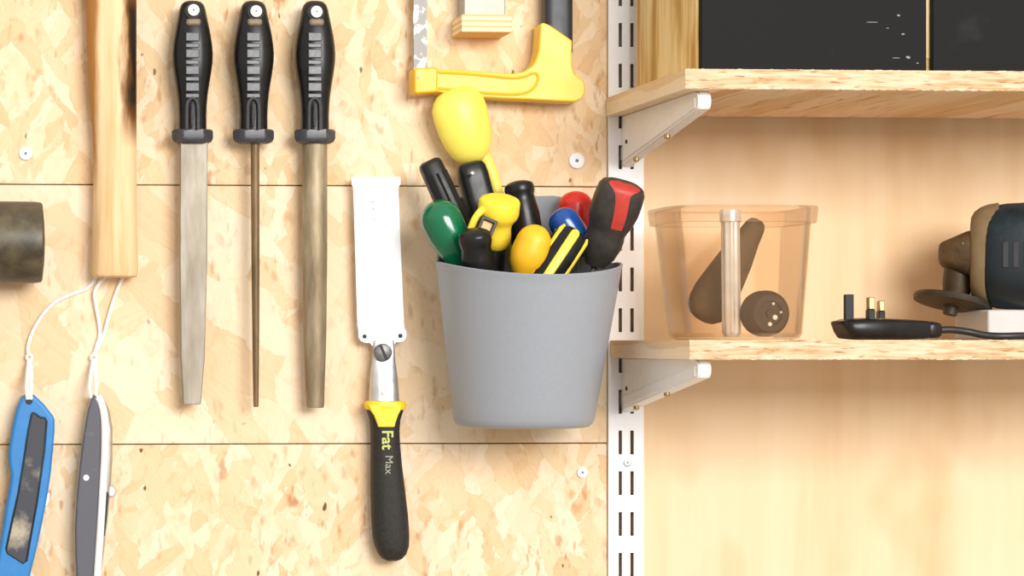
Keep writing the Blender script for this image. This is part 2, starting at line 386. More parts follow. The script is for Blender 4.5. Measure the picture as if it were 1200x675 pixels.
M['print_lime'] = plain('lime_print', srgb(190, 194, 112), 0.6, 0, 0.05, 200)
M['print_grey'] = plain('grey_print', srgb(158, 156, 140), 0.6, 0, 0.05, 200)
M['chalk'] = plain('chalk_white', srgb(140, 140, 137), 0.9, 0, 0.1, 200)
def _tub(name='frosted_clear_plastic', more=0.0):
    k = NT(name); t = k.t; outn = t.nodes['Material Output']
    tr = k.n('ShaderNodeBsdfTransparent'); tr.inputs[0].default_value = (0.985, 0.94, 0.88, 1)
    df = k.n('ShaderNodeBsdfDiffuse'); df.inputs[0].default_value = (0.74, 0.48, 0.27, 1)
    tl = k.n('ShaderNodeBsdfTranslucent'); tl.inputs[0].default_value = (0.95, 0.66, 0.38, 1)
    gl = k.n('ShaderNodeBsdfGlossy'); gl.inputs['Roughness'].default_value = 0.22
    f = k.noise(k.coords(), 30, 3)
    m0 = k.n('ShaderNodeMixShader'); m0.inputs[0].default_value = 0.5; k.l(df.outputs[0], m0.inputs[1]); k.l(tl.outputs[0], m0.inputs[2])
    m1 = k.n('ShaderNodeMixShader'); k.l(k.math('MULTIPLY_ADD', f, 0.04, 0.045 + more), m1.inputs[0]); k.l(tr.outputs[0], m1.inputs[1]); k.l(m0.outputs[0], m1.inputs[2])
    fr = k.n('ShaderNodeFresnel'); fr.inputs[0].default_value = 1.35
    m2 = k.n('ShaderNodeMixShader'); k.l(k.math('MULTIPLY', fr.outputs[0], 0.45), m2.inputs[0]); k.l(m1.outputs[0], m2.inputs[1]); k.l(gl.outputs[0], m2.inputs[2])
    k.l(m2.outputs[0], outn.inputs[0]); return k.m
M['tub'] = _tub()
M['tub_rim'] = _tub('frosted_rim_plastic', 0.10)
def _handle_wood():
    k = NT('stained_handle_wood')
    tcn = k.n('ShaderNodeTexCoord'); sx = k.n('ShaderNodeSeparateXYZ'); k.l(tcn.outputs['Object'], sx.inputs[0])
    g = k.noise(k.coords(scale=(120, 120, 7)), 1, 4, 0.6, 0.3)
    col = k.ramp(g, [(0.3, srgb(212, 168, 112)), (0.5, srgb(228, 192, 144)), (0.7, srgb(236, 206, 162))])
    n = k.noise(k.coords(scale=(90, 90, 16), loc=(1, 2, 5)), 1, 4, 0.6)
    ht = k.n('ShaderNodeMapRange'); k.l(sx.outputs[2], ht.inputs[0]); ht.inputs[1].default_value = 0.120; ht.inputs[2].default_value = 0.150
    def side(v, a, b):
        q = k.n('ShaderNodeMapRange'); k.l(v, q.inputs[0]); q.inputs[1].default_value = a; q.inputs[2].default_value = b; return q.outputs[0]
    up = k.math('MULTIPLY', side(sx.outputs[2], 0.098, 0.135), side(sx.outputs[2], 0.232, 0.205))
    right = k.math('MULTIPLY', side(k.math('ADD', sx.outputs[0], k.math('MULTIPLY', k.math('SUBTRACT', n, 0.5), 0.022)), 0.003, 0.0125), up)
    left = k.math('MULTIPLY', side(k.math('ADD', sx.outputs[0], k.math('MULTIPLY', k.math('SUBTRACT', n, 0.5), 0.010)), -0.0118, -0.0165), side(sx.outputs[2], 0.06, 0.10))
    col = k.mix(k.math('MULTIPLY', left, 0.9), col, srgb(158, 98, 22))
    col = k.mix(k.math('MINIMUM', k.math('MULTIPLY', right, 1.5), 1.0), col, srgb(150, 92, 24))
    col = k.mix(k.math('MULTIPLY', k.math('POWER', right, 1.2), 1.0), col, srgb(38, 24, 10))
    k.l(col, k.b.inputs['Base Color']); k.b.inputs['Roughness'].default_value = 0.55; k.b.inputs['Specular IOR Level'].default_value = 0.3
    k.bump(g, 0.1, 0.0006); return k.m
M['handle_wood'] = _handle_wood()
M['wood_plain'] = plain('plain_wood', srgb(226, 190, 134), 0.6, 0, 0.12, 40)

# ------------------------------------------------------------------ the setting
TB = 0.012
xr = P(711.5, 400, 0).x; xl = P(-700, 400, 0).x
zj1 = P(350, 217.5, 0).z; zj2 = P(350, 520.2, 0).z
ztop, zbot = zj1 + 0.62, zj2 - 0.62
G = 0.0004
for nm, mat, z0, z1 in (('wall_left', 'osb_a', zj1 + G, ztop), ('wall_left', 'osb_b', zj2 + G, zj1 - G), ('wall_left', 'osb_c', zbot, zj2 - G)):
    o = part(nm, boxbm(xl, xr, 0, TB, z0, z1), M[mat], bevel=0.0006, seg=1); tag(o, kind='structure')
xp1 = P(1750, 400, 0).x
o = part('wall_back', boxbm(xl, xp1, TB, TB + 0.012, zbot, ztop), M['ply']); tag(o, kind='structure')

# ------------------------------------------------------------------ slotted upright
def upright():
    x0, x1 = P(713.2, 400, 0.003).x, P(754.5, 400, 0.003).x
    yf, yb = -0.003, TB
    base = Vector(((x0 + x1) / 2, 0, zbot + 0.02))
    r = thing('shelf_upright', base, 'white slotted steel shelf upright running top to bottom beside the strand board', 'upright')
    bm = bmesh.new()
    cols = [(P(725.0, 400, .003).x, P(729.0, 400, .003).x), (P(738.6, 400, .003).x, P(742.8, 400, .003).x)]
    zs = []
    k = 0
    for i in range(-10, 26):
        ya = 504.5 + 47.75 * (i - 12); zs.append((P(735, ya + 28, .003).z, P(735, ya, .003).z))
    zs.sort()
    lo, hi = zbot + 0.02, ztop - 0.02
    zs = [z for z in zs if z[0] > lo + .005 and z[1] < hi - .005]
    xe = [x0, cols[0][0], cols[0][1], cols[1][0], cols[1][1], x1]
    ze = [lo]
    for a, b in zs: ze += [a, b]
    ze.append(hi)
    nx, nz = len(xe), len(ze)
    def grid(y):
        return [[bm.verts.new((x, y, z)) for x in xe] for z in ze]
    A, B = grid(yf), grid(yf + 0.0015)
    hole = lambda i, j: (j % 2 == 1) and i in (1, 3)
    for j in range(nz - 1):
        for i in range(nx - 1):
            if hole(i, j):
                for (p, q) in (((j,i),(j,i+1)), ((j,i+1),(j+1,i+1)), ((j+1,i+1),(j+1,i)), ((j+1,i),(j,i))):
                    bm.faces.new((A[p[0]][p[1]], A[q[0]][q[1]], B[q[0]][q[1]], B[p[0]][p[1]]))
            else:
                bm.faces.new((A[j][i], A[j][i+1], A[j+1][i+1], A[j+1][i])); bm.faces.new((B[j][i], B[j+1][i], B[j+1][i+1], B[j][i+1]))
    bmesh.ops.recalc_face_normals(bm, faces=bm.faces)
    for xa, xb in ((x0, x0 + .0015), (x1 - .0015, x1), ((x0 + x1) / 2 - .0008, (x0 + x1) / 2 + .0008)):
        box(bm, xa, xb, yf + (0.0005 if abs(xa-x0) < 1e-6 or xb == x1 else 0.0015), yb, lo, hi)
    part('channel', bm, M['white_metal'], r, angle=25)
    return r
upright()

def screw(px, py, rpx, d, name, label, slot='cross', mat='screw_white', head=0.002, tip=0.0, group=None, deep=0.006):
    bm = bmesh.new(); c = P(px, py, d)
    rt = thing(name, Vector((c.x, -d, c.z)), label, 'screw', group)
    s = rpx * S(px, d)
    X, Z = Vector((1,0,0)), Vector((0,0,1))
    rings = []
    for (dd, k) in ((-deep, 0.32), (0.0, 0.34), (0.0, 0.92), (head * 0.5, 1.0), (head * 0.9, 0.92), (head, 0.78), (head, 0.3), (head * 0.9, 0.1)):
        rings.append(sellipse(Vector((c.x, -d - dd, c.z)), X, Z, s * k, s * k, 24))
    loft(bm, rings)
    part('screw_head', bm, M[mat], rt)
    bm = bmesh.new()
    w = s * (0.09 if slot == 'cross' else 0.11); l = s * (0.24 if slot == 'cross' else 0.95); a = math.radians(25 if slot == 'cross' else 70)
    for q in ((a, a + math.pi / 2) if slot == 'cross' else (a,)):
        u = X * math.cos(q) + Z * math.sin(q); v = -X * math.sin(q) + Z * math.cos(q)
        pts = [Vector((c.x, -d - head * (0.95 if slot == 'cross' else 1.0), c.z)) + u * (l * i) + v * (w * j) for i, j in ((1,1),(-1,1),(-1,-1),(1,-1))]
        loft(bm, [pts, [p + Vector((0, -0.0003, 0)) for p in pts]])
    part('drive_recess', bm, M['screw_dark'], rt)
    return rt
gs = 'pale screws fixing the strand board'
screw(30, 180, 8, 0, 'screw', 'pale screw head in the upper board left of the wooden hammer handle', group=gs)
screw(675.5, 188.5, 9.5, 0, 'screw', 'pale round screw head in the upper board below the hacksaw grip', group=gs)
screw(682, 553.5, 6.5, 0, 'screw', 'pale screw head in the lower board below the grey bucket', group=gs)
screw(735, 542.5, 4.6, 0.003, 'screw', 'small grey screw fixing the white upright between two slot rows', mat='steel', head=0.0015, deep=0.014)

# ------------------------------------------------------------------ shelves
DF, DBK = 0.204, 0.0045
def shelf(xc, y0, y1, label):
    pf0, pf1 = P(xc, y0, DF), P(xc, y1, DF)
    x0, x1 = pf0.x, P(1560, 400, DF).x
    z1, z0 = pf0.z, pf1.z
    r = thing('shelf', Vector((x0, -DF, z0)), label, 'shelf', 'strand board shelves on the brackets')
    part('shelf_board', boxbm(x0, x1, -DF + 0.0006, -DBK, z0, z1), M['osb_shelf'], r)
    # sawn, slightly ragged front edge
    bm = bmesh.new(); rn = random.Random(int(y0)); N = 220
    rings = []
    for i in range(N + 1):
        x = x0 + (x1 - x0) * i / N
        a = rn.uniform(-.0005, .0004); b = rn.uniform(-.0005, .0005); c = rn.uniform(-.0004, .0004)
        rings.append([Vector((x, -DF + 0.0006, z0 + 0.0002)), Vector((x, -DF + c * .5, z0 + 0.0002 + b)), Vector((x, -DF - 0.0002 + c, (z0 + z1) / 2)), Vector((x, -DF + c * .5, z1 - .0001 + a)), Vector((x, -DF + 0.0006, z1 - .0001))])
    loft(bm, rings)
    part('sawn_edge', bm, M['osb_edge'], r, angle=20, label='rough pale sawn front edge')
    return x0, x1, z0, z1
U0, U1, UZ0, UZ1 = shelf(803, 80.5, 104, 'upper strand board shelf carrying the black-fronted cabinet')
L0, L1, LZ0, LZ1 = shelf(808, 398.5, 421.5, 'lower strand board shelf holding the plastic tub and power tool')

def bracket(z_top, z_bot, label):
    xa = P(728.5, 400, .003).x; xb = P(742.5, 400, .003).x
    yb, yt = -0.003, -0.197
    r = thing('shelf_bracket', Vector(((xa + xb) / 2, yb, z_bot)), label, 'bracket', 'white shelf brackets on the upright')
    def outline(i):
        zt = z_top - i; pts = [(yb, zt), (yt + .010, zt)]
        for q in range(7):
            a = math.pi / 2 - math.pi * 0.8 * q / 6
            pts.append((yt + .010 - .007 * math.cos(a), zt - .007 + .007 * math.sin(a)))
        pts += [(yb - .004, z_bot + .002 + i), (yb, z_bot + i)]
        return pts
    t = 0.0016
    o = outline(0)
    for xs in ((xa, xa + t), (xb - t, xb)):
        bm = bmesh.new(); loft(bm, [[Vector((xs[0], y, z)) for y, z in o], [Vector((xs[1], y, z)) for y, z in o]])
        part('cheek', bm, M['bracket'], r, bevel=0.0005, seg=1)
    # folded sloping edge and top web
    bm = bmesh.new()
    path = o[1:]
    rings = [[Vector((xa + t, y, z)), Vector((xb - t, y, z))] for y, z in path]
    inner = [[Vector((xa + t, y + .0012, z + .0012)), Vector((xb - t, y + .0012, z + .0012))] for y, z in path]
    loft(bm, [[a[0], a[1], b[1], b[0]] for a, b in zip(rings, inner)])
    part('folded_edge', bm, M['bracket'], r)
    # raised lip on the visible cheek along the sloping edge
    bm = bmesh.new()
    (y1, z1), (y2, z2) = o[-3], o[-2]
    n = Vector((0, (z1 - z2), -(y1 - y2))).normalized(); n = n if n.z > 0 else -n
    a, b = Vector((xa - .0010, y1 + .002, z1 + .001)), Vector((xa - .0010, y2 - .004, z2 + .003))
    q = [a, b, b + n * .008, a + n * .008]
    loft(bm, [q, [p + Vector((.0011, 0, 0)) for p in q]])
    part('lip', bm, M['bracket'], r, bevel=0.0004)
    # hooks standing in the slots, rivets on the edge
    bm = bmesh.new()
    for xs in ((xa, xa + t), (xb - t, xb)):
        bm = boxbm(xs[0], xs[1], yb, yb + .006, z_bot + .006, z_bot + .016); part('hook', bm, M['bracket'], r)
    for f in (0.12, 0.55):
        y = y2 + (y1 - y2) * f; z = z2 + (z1 - z2) * f
        bm = bmesh.new(); c = Vector(((xa + xb) / 2 - .001, y - .0008, z - .0008)); d = -n
        rod(bm, c + n * .002, c - n * .0022, [(0, .0022), (.7, .0024), (.9, .002), (1, .001)], 12)
        part('rivet', bm, M['brass'], r)
    bm = bmesh.new(); c = Vector((xa - .0008, yb - .014, z_bot + .019)); rod(bm, c, c + Vector((.001, 0, 0)), [(0, .0016), (1, .0016)], 12)
    part('hole', bm, M['recess'], r)
bracket(UZ0 - .0003, P(733, 196, .003).z, 'white steel bracket under the upper shelf')
bracket(LZ0 - .0003, P(733, 483, .003).z, 'white steel bracket under the lower shelf')

# ------------------------------------------------------------------ cabinet on the upper shelf
def cabinet():
    df, db = 0.172, 0.0235
    x0 = P(815.5, 60, df).x; x1 = P(1460, 60, df).x
    z0, z1 = UZ1 + .0004, UZ1 + 0.26
    t = 0.012
    r = thing('cabinet', Vector((x0, -df, z0)), 'plywood cabinet with black painted fronts standing on the upper shelf', 'cabinet')
    part('side_panel', boxbm(x0, x0 + t, -df, -db, z0, z1), M['ply_stripe'], r, bevel=.0005, seg=1)
    part('side_panel', boxbm(x1 - t, x1, -df, -db, z0, z1), M['ply_stripe'], r, bevel=.0005, seg=1)
    xm = P(1085.5, 60, df).x
    part('divider', boxbm(xm - .006, xm + .006, -df, -db - .006, z0 + t, z1 - t), M['ply_stripe'], r)
    part('bottom_panel', boxbm(x0 + t, x1 - t, -df + .001, -db, z0, z0 + t), M['ply_stripe'], r)
    part('top_panel', boxbm(x0 + t, x1 - t, -df + .001, -db, z1 - t, z1), M['ply_stripe'], r)
    part('back_panel', boxbm(x0 + t, x1 - t, -db - .006, -db, z0 + t, z1 - t), M['ply'], r)
    g = .0022
    for a, b in ((P(818.5, 60, df).x, xm - g), (xm + g, x1 - g)):
        fr = part('cabinet_front', boxbm(a, b, -df - .006, -df, z0 + .001, z1 - .001), M['chalkboard'], r, bevel=.0008, label='matt black painted front')
        if a < xm:
            rn = random.Random(4)
            for (px, py, w, h) in ((1053, 18, 5, 2.4), (1022, 26, 16, 1.0), (1058, 40, 5, 2.6), (1064, 67, 6.5, 3.6), (1050, 68, 12, 1.0), (1040, 33, 4, 1.2), (1075, 74, 4, 1.6), (866, 81, 5, 1.2)):
                c = P(px, py, df + .006); s = S(px, df + .006)
                pts = [c + Vector((math.cos(q) * w * s / 2 * rn.uniform(.6, 1.1), 0, math.sin(q) * h * s / 2 * rn.uniform(.6, 1.1))) for q in [2*math.pi*i/10 for i in range(10)]]
                bm = bmesh.new(); loft(bm, [[p + Vector((0, .0002, 0)) for p in pts], [p + Vector((0, -.0002, 0)) for p in pts]])
                part('chalk_mark', bm, M['chalk'], fr, label='small white chalk scuff')
cabinet()

# ------------------------------------------------------------------ plastic tub and what is in it
TD = 0.105
def tub():
    c = P(857, 398, TD); s = S(857, TD); z0 = LZ1 + .0003
    zt = P(857, 244, TD).z
    r = thing('plastic_tub', Vector((c.x, -TD, z0)), 'frosted clear plastic tub standing on the lower shelf beside the upright', 'tub')
    X, Y = Vector((1,0,0)), Vector((0,1,0))
    xc = lambda px: P(px, 350, TD).x
    H = zt - z0
    def ring(f, inset=0.0):
        xa = xc(793) + (xc(776) - xc(793)) * f; xb = xc(928) + (xc(938) - xc(928)) * f
        a = (xb - xa) / 2 - inset
        return sellipse(Vector(((xa + xb) / 2, -TD, z0 + H * f)), X, Y, a, a * 0.86, 48, 4.5)
    bm = bmesh.new()
    outer = [ring(0, .006), ring(.012, .0015)] + [ring(f) for f in (.05, .25, .5, .75, .88)]
    inner = [ring(f, .0009) for f in (.88, .5, .05)] + [ring(.02, .004)]
    loft(bm, outer + inner)
    part('tub_body', bm, M['tub'], r)
    bm = bmesh.new()
    loft(bm, [ring(.875, -.0008), ring(.875, -.0036), ring(.985, -.0040), ring(.998, -.003), ring(.998, .003), ring(.985, .0035), ring(.985, .0008), ring(.88, .0006), ring(.875, -.0008)], cap=False)
    bmesh.ops.remove_doubles(bm, verts=bm.verts, dist=1e-6)
    part('rim', bm, M['tub_rim'], r)
    return z0 + .0022
tz = tub()
def tubgrip():
    pts = [(893, 252, 14), (884, 268, 17), (862, 300, 22), (838, 334, 28), (818, 362, 28)]
    bm = bmesh.new(); rings = []
    a, b = P(889, 258, TD - .012), P(824, 369, TD - .012)
    ax = (b - a).normalized(); y = Vector((0, -1, 0)); x = y.cross(ax).normalized()
    L = (b - a).length; s = S(850, TD - .022)
    prof = [(0, 5), (.015, 9), (.06, 12), (.2, 14.5), (.4, 20), (.6, 23.5), (.78, 26), (.9, 25), (.98, 22), (1.03, 15), (1.05, 8)]
    rod(bm, a, b, [(t, q * s) for t, q in prof], 28, 0.66, 2.4)
    zmin = min(v.co.z for v in bm.verts)
    if zmin < tz: bmesh.ops.translate(bm, verts=bm.verts, vec=(0, 0, tz - zmin))
    o = part('tool_grip', bm, M['brown_grip'], None); tag(o, 'dark brown tapered tool grip leaning inside the plastic tub', 'grip')
tubgrip()
def tubwheel():
    d = TD + .026; s = S(896, d); c = P(896, 360, d); R = 27 * s
    c.z = tz + R + .0002
    r = thing('wheel', Vector((c.x, c.y, tz)), 'dark round wheel lying against the front inside the plastic tub', 'wheel')
    bm = bmesh.new(); rod(bm, c + Vector((-.0015, .009, 0)), c + Vector((.0015, -.009, 0)), [(0, R * .8), (.12, R * .96), (.3, R), (.7, R), (.88, R * .95), (1, R * .8), (1.001, R * .55), (.93, R * .5), (.93, R * .2), (1.0, R * .18), (1.0, 0)], 32)
    part('tyre', bm, M['dark_wheel'], r)
    for px, py, q in ((905, 372, 4), (899, 380, 3.4), (903, 356, 2.4), (881, 373, 2.4), (912, 366, 2.0)):
        bm = bmesh.new(); p = P(px + 3, py, d + .0085); rod(bm, p, p + Vector((0, -.0015, 0)), [(0, q * s * .8), (.6, q * s * .7), (1, q * s * .3)], 10)
        part('pale_fleck', bm, M['white_plastic'], r)
tubwheel()
def tubtube():
    d = TD + .019; s = S(857, d); c = P(857, 398, d); z1 = P(858, 246, d).z
    bm = bmesh.new(); R = 11 * s; r2 = R * .78
    a = Vector((c.x, -d, tz + .0002)); b = Vector((c.x - .001, -d, z1)); L = (b - a).length
    rings = []
    for z, q in ((0, R * .75), (.03, R), (.9, R), (.905, R * 1.12), (.98, R * 1.12), (1, R * 1.05), (1, r2), (.4, r2), (.395, .0001)):
        fl_ = .09 if .02 < z < .902 and q == R else 0
        rings.append([a + (b - a) * z + Vector((math.cos(w), math.sin(w), 0)) * q * (1 - fl_ * (.5 + .5 * math.cos(9 * w))) for w in [2 * math.pi * i / 90 for i in range(90)]])
    loft(bm, rings)
    # long flutes added to the tube's shape to give bright upright streaks
    o = part('metal_tube', bm, M['chrome'], None); tag(o, 'shiny chrome metal tube standing upright inside the plastic tub', 'tube')
tubtube()

# ------------------------------------------------------------------ plug and lead
def plug():
    d = 0.150; s = S(1040, d); z0 = LZ1 + .0003
    c = P(1040, 398, d)
    r = thing('mains_plug', Vector((c.x, -d, z0)), 'black three-pin mains plug lying pins upward on the lower shelf with its lead', 'plug')
    bm = bmesh.new(); rings = []
    zp = lambda y: max(P(1040, y, d).z, z0)
    # stations along x: px, top y, bottom y, half depth px
    for px, yt, yb, hd in ((980, 376.5, 379, 14), (981, 376, 381, 20), (986, 375, 391, 26), (990, 373.6, 397, 28), (1004, 372.6, 398.5, 29), (1030, 373, 398.5, 27), (1058, 374, 398.5, 20), (1078, 375.5, 397.5, 14), (1084, 376, 397, 12.5), (1086, 377.5, 395.5, 11.5), (1089, 376.5, 396.5, 12), (1097, 378, 396, 10.5), (1100, 379.5, 394.5, 8.5), (1101.5, 382, 392, 6)):
        x = P(px, 400, d).x; za, zb = zp(yt), zp(yb)
        rings.append(sellipse(Vector((x, -d, (za + zb) / 2)), Vector((0,1,0)), Vector((0,0,1)), hd * s, (za - zb) / 2, 28, 4))
    loft(bm, rings)
    body = part('plug_body', bm, M['plug'], r)
    zt = zp(374.5)
    def pin(px, w, dd, y, k, split):
        x = P(px, 400, d + dd).x; hw = w * s / 2; z1 = P(px, y, d + dd).z; zs = zt + (z1 - zt) * split
        p = part('pin', boxbm(x - hw, x + hw, -d - dd - k, -d - dd + k, zt - .003, zs), M['plug'], r, bevel=.0005)
        if split < 1:
            part('pin_tip', boxbm(x - hw * .86, x + hw * .86, -d - dd - k * .9, -d - dd + k * .9, zs, z1), M['brass'], p, bevel=.0006)
    pin(994.5, 10.5, 0.0, 345, .002, 1)
    pin(1020, 8, .011, 348.5, .0032, .45)
    pin(1032, 7.5, -.011, 352.5, .0032, .45)
    pts = [P(1099, 387, d), P(1115, 386.5, d), P(1135, 389, d), P(1155, 393, d + .004), P(1175, 394.5, d + .008), P(1200, 393.5, d + .008), P(1250, 394, d), P(1330, 394, d - .03)]
    rr = 4.2 * s
    for p in pts: p.z = max(p.z, z0 + rr)
    bm = bmesh.new(); tube(bm, smooth_path(pts), rr, 12)
    part('lead', bm, M['cable'], r)
plug()

# ------------------------------------------------------------------ power tool on the shelf
def power_tool():
    d = 0.088; s = S(1150, d)
    r = thing('angle_grinder', Vector((P(1180, 398, d).x, -d, LZ1)), 'dark teal electric angle grinder resting at the right end of the lower shelf', 'power tool')
    # the tool lies turned a little, its rear end nearer the shelf front
    ta = math.radians(24.5); Yv = Vector((math.sin(ta), math.cos(ta), 0)); Av = Vector((math.cos(ta), -math.sin(ta), 0)); Zv = Vector((0, 0, 1))
    dep = lambda px: d - .01 + (px - 1150) * s * .42
    def lath(stations, n=36, p=2.0):
        bm = bmesh.new(); rings = []
        for px, yt, yb, k in stations:
            pa, pb = P(px, yt, dep(px)), P(px, yb, dep(px)); hh = (pa.z - pb.z) / 2
            rings.append(sellipse((pa + pb) / 2, Yv, Zv, hh * k, hh, n, p))
        loft(bm, rings); return bm
    h = part('motor_housing', lath([(1150.5, 284, 322, .72), (1149.3, 268, 338, .72), (1149.5, 258, 347, .72), (1152, 250.5, 353, .72), (1158, 245, 358, .72), (1168, 240.5, 361.5, .72), (1180, 238.5, 362.5, .72), (1200, 237.5, 363, .72), (1240, 240, 361, .72), (1290, 250, 350, .72), (1300, 262, 340, .7), (1380, 266, 338, .7), (1388, 280, 324, .6)], 40, 2.8), M['teal'], r)
    # moulded vent frames on the front of the housing
    for px in (1178, 1190, 1202):
        c = P(px, 300, dep(px)); hh = (P(px, 238, d).z - P(px, 362, d).z) / 2 * .72
        c = c - Yv * (hh - .0002)
        q = [c + Av * (3.2 * s * i) + Zv * (15 * s * j) for i, j in ((1,1),(-1,1),(-1,-1),(1,-1))]
        bm = bmesh.new(); loft(bm, [[v + Yv * .004 for v in q], [v - Yv * .0008 for v in q]]); part('vent', bm, M['recess'], h, bevel=.0006)
    part('collar_ring', lath([(1139, 280, 326, .66), (1137, 264, 339, .66), (1138, 255, 346, .66), (1142, 248, 351, .66), (1149, 243, 355.5, .66), (1158, 239.5, 359, .66), (1170, 237.6, 361, .66), (1172, 241, 357, .6)], 40, 2.7), M['beige_ring'], r)
    gh = part('gear_case', lath([(1099.5, 294, 304, .9), (1100.5, 287, 309, 1), (1104, 283.5, 313, 1.05), (1118, 277.5, 319, 1.05), (1132, 271.5, 324, 1.05), (1145, 268, 327, 1.05)], 24, 3.4), M['gear_head'], r)
    bm = bmesh.new(); c = P(1131, 287, dep(1131)) - Yv * .016; rod(bm, c + Yv * .008, c - Yv * .0012, [(0, 3.2*s), (.8, 3.2*s), (.95, 2.5*s), (1, 1*s)], 12)
    part('case_screw', bm, M['screw_white'], gh)
    # spindle neck down to the disc, leaning a little
    bm = bmesh.new(); d = dep(1120); a, b = P(1124, 312, d), P(1120, 351, d)
    rod(bm, a, b, [(0, 17*s), (.55, 17*s), (.66, 16*s), (.9, 15*s), (1, 13*s)], 24)
    part('spindle_neck', bm, M['gear_head'], r)
    bm = bmesh.new(); c = P(1116, 354, d); ax = Vector((0.25, 0.10, 1)).normalized()
    R = 45 * s
    rod(bm, c + ax * .003, c - ax * .003, [(0, .25*R), (0, .8*R), (.1, .97*R), (.5, R), (.85, .97*R), (1, .8*R), (1.2, .5*R), (1.2, .2*R), (2.2, .17*R), (2.2, .01*R)], 40)
    part('disc', bm, M['disc'], r)
power_tool()
def block():
    d1, d0 = 0.105, 0.045
    x0, x1 = P(1158, 400, d1).x, P(1290, 400, d1).x; z1 = P(1170, 362.8, 0.088).z - .0004
    bm = boxbm(x0, x1, -d1, -d0, LZ1 + .0003, z1)
    o = part('support_block', bm, M['pale_block'], None, bevel=.0015); tag(o, 'pale grey block propping up the angle grinder on the lower shelf', 'block')
block()

